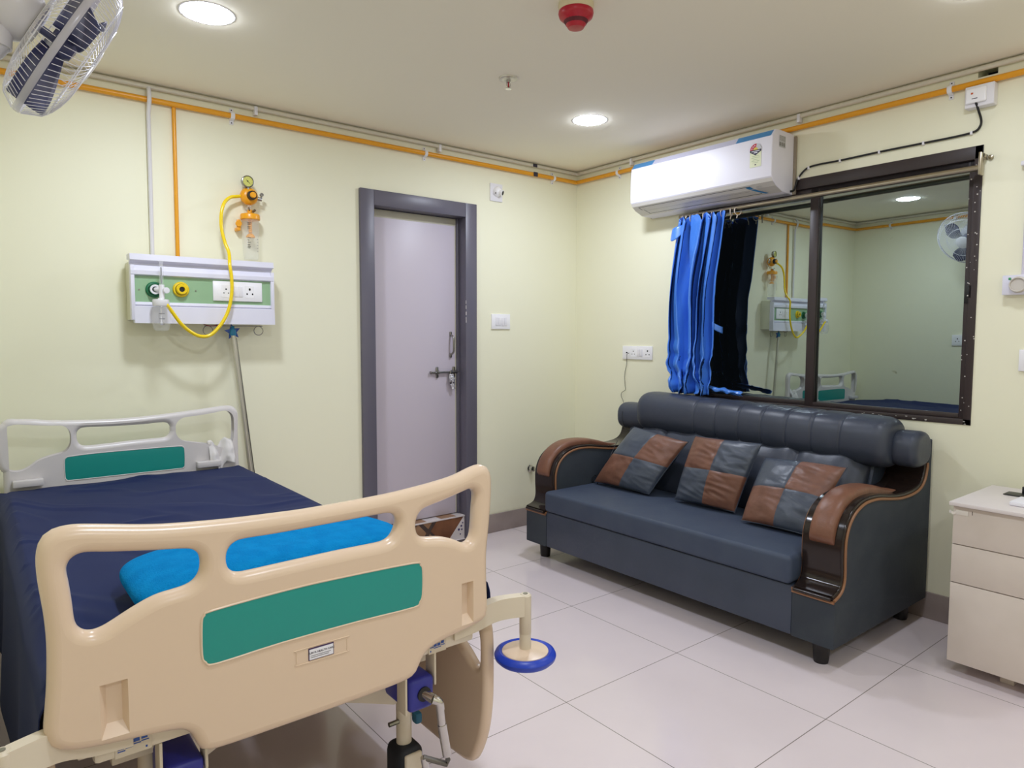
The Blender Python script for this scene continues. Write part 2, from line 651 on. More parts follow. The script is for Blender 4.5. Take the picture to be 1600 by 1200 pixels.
# ------------------------------------------------------------------ room shell
MB().box((XP - 0.1, YF - 0.1, -0.1), (0.12, 0.12, 0)).build('floor', FLOOR, kind='structure', smooth=False)
MB().box((XP - 0.1, YF - 0.1, H), (0.12, 0.12, H + 0.1)).build('ceiling', CEIL, kind='structure', smooth=False)
WY0, WY1, WZ0, WZ1 = -2.395, -1.000, 0.872, 2.029
wall_with_holes(0, 0.0, 0.12, YF, 0.12, 0, H, [(WY0, WY1, WZ0, WZ1), (-2.432, -2.362, 2.303, 2.348)], 'wall_right', WALL)
DX0, DX1, DZ1 = -1.608, -0.852, 2.03
wall_with_holes(1, 0.0, 0.12, XL - 0.12, 0.0, 0, H, [(DX0, DX1, 0.0, DZ1)], 'wall_back', WALL)
MB().box((XL - 0.12, YL, 0), (XL, 0.0, H)).build('wall_left', WALL_L, kind='structure', smooth=False)
MB().box((XP - 0.1, YF, 0), (XP, YL + 0.1, H)).build('wall_passage', WALL, kind='structure', smooth=False)
MB().box((XP, YL, 0), (XL - 0.12, YL + 0.1, H)).build('wall_passage_end', WALL, kind='structure', smooth=False)
MB().box((XP - 0.1, YF - 0.1, 0), (0.12, YF, H)).build('wall_front', WALL, kind='structure', smooth=False)
BH = 0.118
MB().box((DX1, -0.012, 0), (0, 0, BH), 0.002).build('baseboard_back', BASE, kind='structure')
MB().box((XL, -0.012, 0), (DX0, 0, BH), 0.002).build('baseboard_back_left', BASE, kind='structure')
MB().box((-0.012, YF, 0), (0, -0.012, BH), 0.002).build('baseboard_right', BASE, kind='structure')
MB().box((XL, YL, 0), (XL + 0.012, -0.012, BH), 0.002).build('baseboard_left', BASE, kind='structure')
MB().box((XP, YF, 0), (0, YF + 0.012, BH), 0.002).build('baseboard_front', BASE, kind='structure')
# dark pipe opening high in the right wall
MB().box((0.115, -2.45, 2.29), (0.13, -2.35, 2.35)).build('trim_pipe_opening', DARK, kind='structure')

# ------------------------------------------------------------------ door
door = empty('door_1', (-1.23, 0, 0), kind='structure')
fr = MB()
fr.box((-1.612, -0.02, 0), (-1.530, 0.075, 2.034), 0.003)
fr.box((-0.930, -0.02, 0), (-0.848, 0.075, 2.034), 0.003)
fr.box((-1.530, -0.02, 1.951), (-0.930, 0.075, 2.034), 0.003)
fr.box((-1.550, 0.05, 0), (-1.515, 0.118, 2.0), 0.002)
fr.box((-0.945, 0.05, 0), (-0.910, 0.118, 2.0), 0.002)
frame = fr.build('door_frame', DGREY, door)
ch = MB()
for _ in range(16):
    z = 0.02 + random.random() ** 2 * 0.16
    x = -0.852 - random.random() ** 3 * 0.02
    s_ = 0.003 + random.random() * 0.007
    ch.box((x - s_, -0.0212, z), (x + s_ * 0.4, -0.0195, z + s_ * 1.6))
for _ in range(5):
    z = 1.32 + random.random() * 0.12
    ch.box((-0.931, -0.0212, z), (-0.929 + random.random() * 0.004, -0.0195, z + 0.02))
ch.build('paint_chip', DCHIP, frame, label='bare spots where grey paint has chipped off')
leaf = MB().box((-1.528, 0.068, 0.150), (-0.932, 0.100, 1.949), 0.003).build('door_leaf', LEAF, door)
# a panel edge strip on both sides of the leaf
MB().box((-1.527, 0.0665, 0.152), (-1.497, 0.069, 1.90), 0.001).box((-0.952, 0.0665, 0.152), (-0.934, 0.069, 1.90), 0.001) \
    .box((-1.527, 0.0665, 1.905), (-0.934, 0.069, 1.948), 0.001).build('edge_band', mat('edge_band_cream', (200, 196, 178), 0.5), leaf)
hd = MB()
hd.box((-0.992, 0.060, 1.244), (-0.978, 0.068, 1.270), 0.002).box((-0.992, 0.060, 1.114), (-0.978, 0.068, 1.140), 0.002)
hd.tube(catmull([(-0.985, 0.064, 1.250), (-0.984, 0.045, 1.244), (-0.983, 0.034, 1.225), (-0.983, 0.034, 1.160), (-0.984, 0.045, 1.140), (-0.985, 0.064, 1.132)], 4), 0.006, 10)
hd.build('pull_handle', STEEL, door)
bt = MB()
bt.cyl((-1.125, 0.055, 1.026), (-0.925, 0.055, 1.026), 0.006)
bt.lathe([(0, 0), (0.008, 0.002), (0.009, 0.008), (0.0, 0.014)], (-1.128, 0.055, 1.026), (-1, 0, 0), 12)
for x in (-1.083, -0.964):
    bt.box((x - 0.008, 0.059, 0.994), (x + 0.008, 0.068, 1.058), 0.002)
    bt.lathe([(0.010, -0.007), (0.010, 0.007)], (x, 0.056, 1.026), (1, 0, 0), 14)
bt.box((-1.005, 0.040, 1.018), (-0.985, 0.056, 1.030), 0.002)
bt.build('tower_bolt', STEEL, door)

# padlock wrapped in crumpled foil
pl = empty('padlock', (-0.99, 0.045, 0.92), 'small padlock wrapped in crumpled silver foil hanging from the door bolt', 'padlock')


def crumple(u, v):
    a = u * 2 * PI
    z = 1.015 - v * 0.092
    r = 0.010 + 0.006 * math.sin(PI * min(1, v * 1.2)) + 0.004 * noise.noise(Vector((math.cos(a) * 2, math.sin(a) * 2, v * 9)))
    if v > 0.55:
        r *= 1 - 0.35 * abs(math.sin(a))
    return Vector((-0.994 + v * 0.016 + r * math.cos(a) * 1.25, 0.045 + r * math.sin(a) * 0.8, z))


MB().grid(crumple, 20, 16).build('foil_wrap', FOIL, pl, angle=20)
MB().box((-1.003, 0.036, 0.955), (-0.996, 0.05, 0.985), 0.002).box((-0.986, 0.033, 0.957), (-0.981, 0.05, 0.987), 0.002).build('lock_body', BLACK, pl)
MB().tube(catmull([(-1.002, 0.045, 0.985), (-1.002, 0.045, 1.024), (-0.995, 0.045, 1.036), (-0.988, 0.045, 1.024), (-0.988, 0.045, 0.985)], 5), 0.0025, 8).build('shackle', STEEL, pl)

# raised step with patterned tiles under the door
st = empty('trim_1', (-1.23, 0, 0), kind='structure')
MB().box((-1.530, 0.004, 0), (-0.930, 0.11, 0.141)).build('step_core', BT3, st, smooth=False)
tl = MB()
X0, X1, Z0, Z1 = -1.529, -0.931, 0.0, 0.141


def tri(pts, mi, y=0.0035):
    tl.mi = mi
    P = [(x, z) for x, z in pts]
    tl.prism(P, 1, y, 0.0045)


tri([(X0, Z0), (X0 + 0.14, Z0), (X0 + 0.14, Z1), (X0, Z1)], 0, 0.003)
tri([(X0 + 0.14, Z0), (X0 + 0.27, Z0), (X0 + 0.20, 0.08), (X0 + 0.14, Z1)], 0)
tri([(X0 + 0.14, Z1), (X0 + 0.20, 0.08), (X0 + 0.27, Z1)], 1)
tri([(X0 + 0.27, Z1), (X0 + 0.20, 0.08), (X0 + 0.27, Z0), (X0 + 0.34, 0.07)], 2, 0.003)
tri([(X0 + 0.245, 0.03), (X0 + 0.275, 0.0), (X0 + 0.31, 0.03), (X0 + 0.275, 0.075)], 3, 0.002)
tri([(X0 + 0.27, Z1), (X0 + 0.30, Z1), (X0 + 0.44, Z0), (X0 + 0.40, Z0)], 1, 0.0025)
tri([(X0 + 0.30, Z0), (X0 + 0.27, Z0), (X0 + 0.37, Z1), (X0 + 0.40, Z1)], 1, 0.002)
tri([(X0 + 0.30, Z0), (X0 + 0.35, 0.072), (X0 + 0.415, Z0)], 2, 0.0015)
tri([(X0 + 0.40, Z1), (X0 + 0.355, 0.085), (X0 + 0.445, Z0), (X0 + 0.475, Z0), (X1 - 0.005, Z1)], 0, 0.001)
tri([(X0 + 0.475, Z0), (X1, Z0), (X1, Z1), (X1 - 0.005, Z1)], 4, 0.001)
tl.build('riser_tile', [BT, BT2, BT3, mat('black_diamond_tile', (40, 42, 44), 0.3), BT4], st, smooth=False,
         label='brown, tan and dark geometric stone riser tiles')
sp = MB()
for x, z, r in ((-0.955, 0.082, 0.007), (-0.973, 0.062, 0.008), (-0.951, 0.060, 0.006), (-0.962, 0.032, 0.005), (-0.945, 0.100, 0.005)):
    sp.lathe([(r, 0), (r, 0.001)], (x, 0.0008, z), (0, -1, 0), 7)
sp.build('mosaic_dot', mat('violet_mosaic', (78, 70, 110), 0.4), st)
# nosing of the step
MB().box((-1.530, -0.004, 0.139), (-0.930, 0.066, 0.148), 0.002).build('nosing', BT4, st)
MB().box((-1.10, 0.001, 0.1475), (-0.99, 0.066, 0.1482)).box((-1.40, 0.001, 0.1475), (-1.20, 0.066, 0.1482)).build('nosing_patch', BT3, st)
# dark floor mat lying at the foot of the door
MB().box((-1.30, -0.155, 0.0), (-0.93, -0.024, 0.006), 0.002).build('door_mat', mat('dark_mat', (84, 74, 76), 0.9, bump=(200, 0.5, 0.003)),
    label='dark thin mat on the floor at the foot of the grey-framed door', cat='mat')

# ------------------------------------------------------------------ window
win = empty('window_1', (0, -1.8, WZ0), kind='structure')
fb = MB()
fb.box((-0.004, WY0, WZ0), (0.085, WY1, 0.897), 0.002)              # bottom
fb.box((-0.004, WY0, 1.975), (0.085, WY1, WZ1), 0.002)              # top
fb.box((0.010, WY0 + 0.03, 1.940), (0.08, WY1 - 0.03, 1.976), 0.002)
fb.box((-0.004, WY0, WZ0), (0.085, WY0 + 0.030, WZ1), 0.002)        # right jamb
fb.box((-0.004, WY1 - 0.030, WZ0), (0.085, WY1, WZ1), 0.002)        # left jamb
fb.build('outer_frame', BROWN_AL, win)


def sash(y0, y1, x0, name, tilt, yl, yr, latch=False):
    """sliding sash with stiles, rails and its own pane; yl/yr are the stile widths"""
    s_ = empty(name, (x0, (y0 + y1) / 2, 0.897))
    s_.parent = win
    s_.location = Vector((x0, (y0 + y1) / 2, 0.897)) - ORG[win.name]
    b = MB()
    z0, z1 = 0.897, 1.975
    b.box((x0 - 0.01, y0, z0), (x0 + 0.012, y0 + yl, z1), 0.002)
    b.box((x0 - 0.01, y1 - yr, z0), (x0 + 0.012, y1, z1), 0.002)
    b.box((x0 - 0.01, y0 + yl, z0), (x0 + 0.012, y1 - yr, z0 + 0.022), 0.002)
    b.box((x0 - 0.01, y0 + yl, z1 - 0.030), (x0 + 0.012, y1 - yr, z1), 0.002)
    b.build('sash_frame', BROWN_AL, s_)
    n = Vector((1, tilt[0], tilt[1])).normalized()
    yc, zc = (y0 + y1) / 2, 1.45
    g = MB()
    P = []
    for (y, z) in ((y0 + 0.01, z0 + 0.01), (y1 - 0.01, z0 + 0.01), (y1 - 0.01, z1 - 0.01), (y0 + 0.01, z1 - 0.01)):
        x = x0 + 0.003 - (n.y * (y - yc) + n.z * (z - zc)) / n.x
        P.append((x, y, z))
    g.poly(P)
    pane = g.build('pane', GLASS, s_, smooth=False)
    return s_


SR = sash(-2.368, -1.655, 0.020, 'sliding_sash', (-0.029, 0.001), 0.024, 0.043)
SL = sash(-1.690, -1.031, 0.052, 'sliding_sash', (-0.004, 0.0), 0.040, 0.028)
lt = MB()
lt.box((0.004, -2.390, 1.385), (0.012, -2.346, 1.482), 0.002)
lt.box((-0.004, -2.376, 1.405), (0.006, -2.360, 1.46), 0.002)
lt.build('sash_latch', BLACK, win)
sk = MB()
rs = random.Random(3)
for _ in range(34):
    z = 0.92 + rs.random() * 1.05
    y = -2.395 + rs.random() * 0.045
    q = 0.0012 + rs.random() * 0.0012
    sk.box((-0.0052, y - q, z - q), (-0.0038, y + q, z + q))
for _ in range(16):
    y = -2.39 + rs.random() * 0.7
    z = 0.875 + rs.random() * 0.02
    q = 0.0012 + rs.random() * 0.001
    sk.box((-0.0052, y - q * 2, z - q * .6), (-0.0038, y + q * 2, z + q * .6))
sk.build('paint_speck', SPECK, win, label='white paint specks on the brown frame')

# curtain rod with brackets
rod = empty('curtain_rod', (-0.06, -1.66, 1.93), 'silver metal curtain rod across the top of the brown window', 'curtain rod')
MB().cyl((-0.06, -0.915, 1.925), (-0.06, -2.402, 1.925), 0.0125, 20).build('rod', ROD, rod)
rb = MB()
rb.box((-0.078, -2.412, 1.895), (-0.042, -2.402, 1.985), 0.002)
rb.box((-0.06, -2.412, 1.965), (-0.001, -2.402, 1.985), 0.002)
rb.lathe([(0.009, 0), (0.009, 0.012), (0, 0.016)], (-0.001, -2.424, 1.972), (-1, 0, 0), 12)
rb.build('bracket', ROD, rod)
rb = MB()
rb.box((-0.06, -0.925, 1.917), (-0.001, -0.915, 1.933), 0.002)
rb.box((-0.006, -0.935, 1.90), (-0.001, -0.905, 1.95), 0.001)
rb.build('bracket', ROD, rod)

# ------------------------------------------------------------------ curtain
cur = empty('curtain', (-0.07, -1.08, 0.93), 'bright blue satin curtain with navy reverse bunched at the left of the window', 'curtain')
ZT, ZB = 1.895, 0.925


def cur_y(u, v, folds, y0, y1, ph):
    k = u * folds * 2 * PI + ph
    return y0 + (y1 - y0) * u + 0.010 * math.sin(2 * k + 1)


def blue(u, v):
    # v=0 top, v=1 bottom; folds of uneven width that merge and split on the way down
    y0 = -0.938 + 0.062 * math.sin(PI * v * 0.92)
    y1 = -1.236 + 0.052 * min(1, v * 2.2)
    wob = noise.noise(Vector((u * 2.6, 0.4, v * 0.9)))
    k = 2 * PI * (5.6 * u + 0.75 * wob + 0.35 * math.sin(4.3 * u + 1.0)) + 0.6 * math.sin(2.6 * v + 4 * u)
    a = 0.5 + 0.5 * noise.noise(Vector((u * 4.2, 3.1, v * 1.4))) * 1.6
    amp = (0.016 + 0.038 * max(0.15, a)) * (0.75 + 0.35 * v)
    sn = math.sin(k)
    x = -0.090 - amp * (2 * abs(math.sin(k / 2)) ** 0.75 - 1.1) - 0.005 * math.sin(1.7 * k + 5 * v)
    y = y0 + (y1 - y0) * u + 0.017 * math.cos(k + 0.4)
    z = ZT + (ZB - ZT) * v
    if v < 0.12:
        t = 1 - v / 0.12
        z += 0.020 * t * math.sin(k + 1.2) + 0.008 * t + 0.012 * t * noise.noise(Vector((u * 11, 0, 5)))
        x -= 0.010 * t * abs(noise.noise(Vector((u * 9, v * 20, 1))))
    x += -0.022 * max(0, noise.noise(Vector((u * 3.3 + 5, v * 4.4, 2)))) * min(1, v * 5)
    if v > 0.68:
        t = (v - 0.68) / 0.32
        q = Vector((u * 5, v * 9, 0))
        x += -0.090 * t * abs(noise.noise(q)) - 0.018 * t - 0.03 * t * abs(noise.noise(q * 2.1))
        y += 0.034 * t * noise.noise(q + Vector((7, 3, 1)))
        z += 0.010 * t * noise.noise(q + Vector((1, 9, 4)))
    return Vector((min(x, -0.026), y, z))


MB().grid(blue, 220, 90).build('satin_side', SATIN, cur, label='bright blue satin side', solid=0.002, angle=60)
# flap turned over at the top left and the edge that bulges left
def flap(u, v):
    return Vector((-0.10 - 0.02 * math.sin(PI * u) - 0.012 * v, -0.892 - 0.075 * u + 0.004 * math.sin(5 * u), 1.872 - 0.075 * v * (0.4 + 0.6 * math.sin(PI * (u * 0.7 + 0.15))) - 0.025 * (1 - u)))
MB().grid(flap, 10, 8).build('header_flap', SATIN, cur, solid=0.002, angle=60)


def lining(u, v):
    p = blue(u, v)
    return Vector((min(p.x + 0.007, -0.016), p.y, p.z - (0.012 if v < 0.05 else 0)))


MB().grid(lining, 110, 50).build('navy_lining', NAVYC, cur, label='dark navy reverse side facing the window', angle=60)
# small turned-over blue tab in the middle of the navy part
MB().grid(lambda u, v: Vector((-0.100 - 0.010 * math.sin(PI * u) + 0.04 * u, -1.175 - 0.040 * u, 1.325 - 0.030 * u - 0.035 * v)), 8, 4).build('fabric_tab', SATIN, cur, solid=0.002, angle=60)


def hem2(u, v):
    y = -1.10 - 0.26 * u
    z = 0.958 - 0.030 * u + 0.022 * v + 0.010 * noise.noise(Vector((u * 8, v * 4, 2)))
    x = -0.095 + 0.02 * u - 0.02 * math.sin(PI * v) - 0.008 * math.sin(u * 19)
    return Vector((x, y, z))


MB().grid(hem2, 30, 6).build('hem_fold', SATIN, cur, solid=0.002, angle=50)

# rings
def ring(y, z=1.915, name='curtain_ring', tiltx=0.0):
    b = MB()
    P = []
    for k in range(15):
        a = -0.6 + k / 14 * (2 * PI - 0.9)
        P.append((-0.06 + 0.019 * math.cos(a + PI / 2) * 1.0, y + tiltx * math.sin(a), z - 0.006 + 0.022 * math.sin(a + PI / 2)))
    b.tube(P, 0.0028, 8)
    b.cyl((-0.062, y, z - 0.026), (-0.066, y + 0.002, z - 0.045), 0.0028, 8)
    return b
for k, y in enumerate((-0.935, -0.948, -0.962, -0.978, -0.992, -1.02, -1.034, -1.050, -1.078, -1.092, -1.135, -1.205, -1.252, -1.292)):
    ring(y, 1.915, tiltx=0.008 if k % 2 else -0.006).build('curtain_ring', RING, cur)

# ------------------------------------------------------------------ pipes round the top of the walls
py = empty('gas_pipe', (0, 0, 2.276), 'orange-yellow gas pipe running round the walls below the ceiling', 'pipe')
MB().tube([(XL + 0.02, YL + 0.02, 2.277), (XL + 0.02, -0.03, 2.277), (XL + 0.03, -0.02, 2.277), (-0.03, -0.02, 2.277), (-0.02, -0.03, 2.277), (-0.02, YF + 0.02, 2.277)],
          0.0125, 14).build('pipe_run', PIPE_Y, py)
MB().cyl((-2.517, -0.013, 2.275), (-2.519, -0.013, 1.585), 0.0085, 14).build('drop_pipe', PIPE_Y, py)
pw = empty('conduit_pipe', (0, 0, 2.33), 'off-white conduit pipe running round the walls in the ceiling corner', 'pipe')
MB().tube([(XL + 0.016, YL + 0.02, 2.333), (XL + 0.016, -0.03, 2.333), (XL + 0.03, -0.016, 2.333), (-0.03, -0.016, 2.333), (-0.016, -0.03, 2.333), (-0.016, YF + 0.02, 2.333)],
          0.011, 14).build('pipe_run', PIPE_W, pw)
MB().tube([(-2.618, -0.016, 2.333), (-2.621, -0.042, 2.30), (-2.621, -0.042, 2.27), (-2.622, -0.018, 2.22), (-2.624, -0.014, 1.585)], 0.009, 12).build('drop_pipe', mat('white_drop_pipe', (222, 220, 222), 0.35), pw)


def clamp(x, y, z, wall):
    """saddle strap screwed to the wall over a pipe"""
    b = MB()
    prof = [(0.0, 0.036), (0.005, 0.036), (0.006, 0.022), (0.030, 0.014), (0.0345, 0.006), (0.0345, -0.006), (0.030, -0.014), (0.006, -0.022), (0.005, -0.036), (0.0, -0.036), (0.0, -0.020), (0.0, 0.020)]
    if wall == 'back':
        b.prism([(-d, z + h) for d, h in prof], 0, x - 0.009, x + 0.009, 0.0008)
        s1 = [(x, -0.004, z + 0.029), (x, -0.004, z - 0.029)]
        dn = (0, -1, 0)
    elif wall == 'right':
        b.prism([(-d, z + h) for d, h in prof], 1, y - 0.009, y + 0.009, 0.0008)
        s1 = [(-0.004, y, z + 0.029), (-0.004, y, z - 0.029)]
        dn = (-1, 0, 0)
    else:
        b.prism([(XL + d, z + h) for d, h in prof], 1, y - 0.009, y + 0.009, 0.0008)
        s1 = [(XL + 0.004, y, z + 0.029), (XL + 0.004, y, z - 0.029)]
        dn = (1, 0, 0)
    b.mi = 1
    for p in s1:
        b.lathe([(0.003, -0.002), (0.003, 0.0025)], p, dn, 8)
    return b


for x in (-2.264, -1.205, -0.229):
    clamp(x, 0, 2.277, 'back').build('saddle_clamp', [WPLAST, BLACK], py)
for y in (-0.394, -2.268):
    clamp(0, y, 2.277, 'right').build('saddle_clamp', [WPLAST, BLACK], py)
for y in (-0.9, -0.35, -1.7):
    clamp(0, y, 2.277, 'left').build('saddle_clamp', [WPLAST, BLACK], py)
def small_clamp(p, wall):
    b = MB()
    x, y, z = p
    if wall == 'back':
        b.box((x - 0.008, -0.031, z - 0.03), (x + 0.008, -0.002, z + 0.012), 0.003)
    else:
        b.box((-0.031, y - 0.008, z - 0.03), (-0.002, y + 0.008, z + 0.012), 0.003)
    b.build('saddle_clamp', WPLAST, pw)
for x in (-2.155, -1.111):
    small_clamp((x, 0, 2.330), 'back')
for y in (-0.505, -1.599):
    small_clamp((0, y, 2.330), 'right')
tb = MB().box((-0.412, -0.0345, 2.262), (-0.378, -0.0325, 2.290), 0.0005)
tb.build('printed_tag', LTEXT, py, label='dark printed tag')
MB().box((-0.412, -0.0290, 2.322), (-0.378, -0.0272, 2.342), 0.0005).build('printed_tag', LTEXT, pw, label='dark printed tag')

# ------------------------------------------------------------------ ceiling fittings
DL = [(-2.596, -0.869, 'round white LED downlight in the ceiling near the wall fan, lit', 'near the left wall'),
      (-0.738, -0.861, 'round white LED downlight in the ceiling near the air conditioner, lit', ''),
      (-0.74, -2.60, 'round white LED downlight at the top right edge of the ceiling, lit', 'dim'),
      (-2.60, -2.60, 'round white LED downlight in the ceiling over the foot of the bed, lit', ''),
      (-0.74, -4.25, 'added unseen fill light, shaped as an LED downlight, behind the camera on the window side, lit', 'dim'),  # added lamp out of view, brightens footboard and floor
      (-2.60, -4.25, 'added unseen fill light, shaped as an LED downlight, behind the camera on the passage side, lit', '')]  # second added lamp out of view, fills from the rear
for x, y, lab, dim in DL:
    r = empty('downlight', (x, y, H), lab, 'ceiling light', 'LED downlights in the ceiling')
    MB().lathe([(0.0, -0.0085), (0.040, -0.0078), (0.066, -0.0055), (0.080, -0.0022), (0.083, 0.0)], (x, y, H), (0, 0, 1), 40, cap=False).build('diffuser', LAMPM2 if dim == 'dim' else LAMPM, r)
    MB().lathe([(0.0835, -0.0002), (0.086, -0.0012), (0.091, -0.0008), (0.093, 0.0)], (x, y, H), (0, 0, 1), 40, cap=False).build('trim_ring', WPLAST, r)

sd = empty('smoke_detector', (-1.655, -1.715, H), 'red smoke detector on a cream base on the ceiling', 'smoke detector')
MB().lathe([(0.0, 0), (0.058, 0), (0.060, -0.010), (0.057, -0.026), (0, -0.026)], (-1.655, -1.715, H), (0, 0, 1), 40).build('mounting_base', BASECR, sd)
MB().lathe([(0.0, -0.026), (0.058, -0.026), (0.059, -0.034), (0.055, -0.046), (0.040, -0.058), (0.030, -0.074), (0.026, -0.080), (0, -0.082)], (-1.655, -1.715, H), (0, 0, 1), 40).build('sensor_head', RED, sd)
MB().lathe([(0.0405, -0.055), (0.0425, -0.055), (0.0345, -0.068), (0.0325, -0.068)], (-1.655, -1.715, H), (0, 0, 1), 24, cap=False).build('vent_slot', mat('dark_red_slot', (90, 10, 26), 0.6), sd)

spk = empty('fire_sprinkler', (-1.42, -1.052, H), 'small ceiling sprinkler with red bulb and round chrome plate', 'sprinkler')
MB().lathe([(0, -0.0), (0.042, -0.0), (0.040, -0.005), (0.022, -0.010), (0.015, -0.008), (0, -0.008)], (-1.42, -1.052, H), (0, 0, 1), 32).build('escutcheon_plate', mat('escutcheon', (205, 200, 190), 0.3, metal=0.5), spk)
b = MB()
b.lathe([(0.009, -0.006), (0.009, -0.018), (0.005, -0.020)], (-1.42, -1.052, H), (0, 0, 1), 16)
for s_ in (-1, 1):
    b.tube(catmull([(-1.42 + s_ * 0.008, -1.052, H - 0.016), (-1.42 + s_ * 0.010, -1.052, H - 0.030), (-1.42 + s_ * 0.002, -1.052, H - 0.043)], 4), 0.002, 6)
b.lathe([(0, -0.043), (0.013, -0.043), (0.013, -0.046), (0, -0.046)], (-1.42, -1.052, H), (0, 0, 1), 16)
b.build('sprinkler_frame', CHROME, spk)
MB().cyl((-1.42, -1.052, H - 0.020), (-1.42, -1.052, H - 0.041), 0.0035, 10).build('glass_bulb', RED, spk)

# ------------------------------------------------------------------ air conditioner
AY0, AY1 = -0.668, -1.572
PROF = [(-0.012, 2.250), (-0.13, 2.252), (-0.176, 2.248), (-0.204, 2.215), (-0.209, 2.150), (-0.209, 2.060), (-0.207, 2.022), (-0.192, 2.000), (-0.165, 1.981), (-0.105, 1.958), (-0.012, 1.953)]
ac = empty('air_conditioner', (-0.1, -1.12, 1.953), 'white wall-mounted split air conditioner above the blue curtain', 'air conditioner')
MB().prism([(p[0], p[1]) for p in PROF], 1, AY1, AY0, 0.006, 3).build('body', ACW, ac, angle=30)
MB().box((-0.014, AY1 - 0.012, 1.955), (-0.001, AY0 + 0.01, 2.240), 0.002).build('back_plate', ACBACK, ac)


def on_prof(a, b, t, off):
    p = Vector((a[0] + (b[0] - a[0]) * t, a[1] + (b[1] - a[1]) * t))
    d = Vector((b[0] - a[0], b[1] - a[1])).normalized()
    n = Vector((d.y, -d.x))
    if n.x > 0:
        n = -n
    return p + n * off


def strip(y0, y1, a, b, t0, t1, off=0.0006, slant=0.0):
    """thin skin lying on the profile segment a-b of the air conditioner"""
    p, q = on_prof(a, b, t0, off), on_prof(a, b, t1, off)
    return [(p.x, y0, p.y), (p.x, y1, p.y), (q.x, y1 - slant, q.y), (q.x, y0 + slant, q.y)]


TA, TB = PROF[2], PROF[3]
MB().poly(strip(-0.672, -0.825, TA, TB, 0.05, 1.0)).build('blue_film', BLUETAPE, ac, label='light blue protective film, left end')
MB().poly(strip(-1.365, -1.560, TA, TB, 0.05, 1.0)).build('blue_film', BLUETAPE, ac, label='light blue protective film, right end')
MB().poly(strip(-0.825, -1.365, TA, TB, 0.05, 1.0)).build('trim_band', SILVERTAPE, ac, label='pale lilac trim band')
BA, BB = PROF[7], PROF[9]
b = MB()
SA, SB = PROF[7], PROF[8]
b.poly(strip(-0.71, -1.44, SA, SB, 0.30, 0.38))
SA2, SB2 = PROF[8], PROF[9]
b.poly(strip(-0.74, -1.47, SA2, SB2, 0.72, 0.77))
b.poly(strip(-0.74, -1.42, SA2, SB2, 0.20, 0.215))
pts = [on_prof(SA, SB, 0.3, 0.0008), on_prof(SA, SB, 1, 0.0008), on_prof(SA2, SB2, 0.0, 0.0008), on_prof(SA2, SB2, 0.77, 0.0008)]
for i in range(3):
    p, q = pts[i], pts[i + 1]
    y0, y1 = -0.71 - 0.012 * i, -0.71 - 0.012 * (i + 1)
    b.poly([(p.x, y0, p.y), (p.x, y0 - 0.004, p.y), (q.x, y1 - 0.004, q.y), (q.x, y1, q.y)])
b.build('louvre_gap', BLACK, ac, smooth=False)
# greyer skin over the lower body paints in its weaker light
MB().poly(strip(-0.671, -1.569, PROF[6], PROF[7], 0.3, 1.0, 0.0003)).poly(strip(-0.671, -1.569, SA, SB, 0.0, 1.0, 0.0003)) \
    .poly(strip(-0.671, -1.569, SA2, SB2, 0.0, 1.0, 0.0003)).build('lower_shade_skin', ACG, ac)
# curved blue sticker under the front
b = MB()
for i in range(10):
    t0, t1 = i / 10, (i + 1) / 10
    y0 = -1.415 - 0.075 * t0 ** 1.4; y1 = -1.415 - 0.075 * t1 ** 1.4
    A0, A1 = on_prof(BA, BB, 0.10 + 0.75 * t0, 0.0055), on_prof(BA, BB, 0.10 + 0.75 * t1, 0.0055)
    b.poly([(A0.x, y0, A0.y), (A0.x, y0 - 0.028 * (1 - 0.4 * t0), A0.y), (A1.x, y1 - 0.028 * (1 - 0.4 * t1), A1.y), (A1.x, y1, A1.y)])
b.build('arc_sticker', BLUETAPE, ac, label='curved blue sticker')
b = MB()
for k in range(5):
    A0, A1 = on_prof(BA, BB, 0.16 + 0.05 * k, 0.0055), on_prof(BA, BB, 0.18 + 0.05 * k, 0.0055)
    b.poly([(A0.x, -1.468, A0.y), (A0.x, -1.50, A0.y), (A1.x, -1.50, A1.y), (A1.x, -1.468, A1.y)])
b.build('small_print', LGREY, ac)
# energy rating label on the front
X = -0.2105
en = MB()
yc, zb, zt, hw = -1.4835, 2.078, 2.160, 0.031
en.mi = 0; en.poly([(X, yc + hw, zb), (X, yc - hw, zb), (X, yc - hw, zt), (X, yc + hw, zt)])
def arc(r0, r1, a0, a1, mi, dx):
    en.mi = mi
    n = 10
    for i in range(n):
        t0, t1 = a0 + (a1 - a0) * i / n, a0 + (a1 - a0) * (i + 1) / n
        P = [(X - dx, yc + r0 * math.cos(t0), zt + r0 * math.sin(t0)), (X - dx, yc + r1 * math.cos(t0), zt + r1 * math.sin(t0)),
             (X - dx, yc + r1 * math.cos(t1), zt + r1 * math.sin(t1)), (X - dx, yc + r0 * math.cos(t1), zt + r0 * math.sin(t1))]
        en.poly(P)
arc(0.001, 0.031, 0, 1.75, 1, 0.0002)      # left in the photograph is +y
arc(0.001, 0.031, 1.75, PI, 2, 0.0002)
arc(0.001, 0.013, 0, PI, 5, 0.0004)
en.mi = 3
en.poly([(X - 0.0005, yc + hw, zt + 0.001), (X - 0.0005, yc + hw, zt - 0.008), (X - 0.0005, yc, zt - 0.026), (X - 0.0005, yc - hw, zt - 0.008), (X - 0.0005, yc - hw, zt + 0.001)])
en.mi = 4
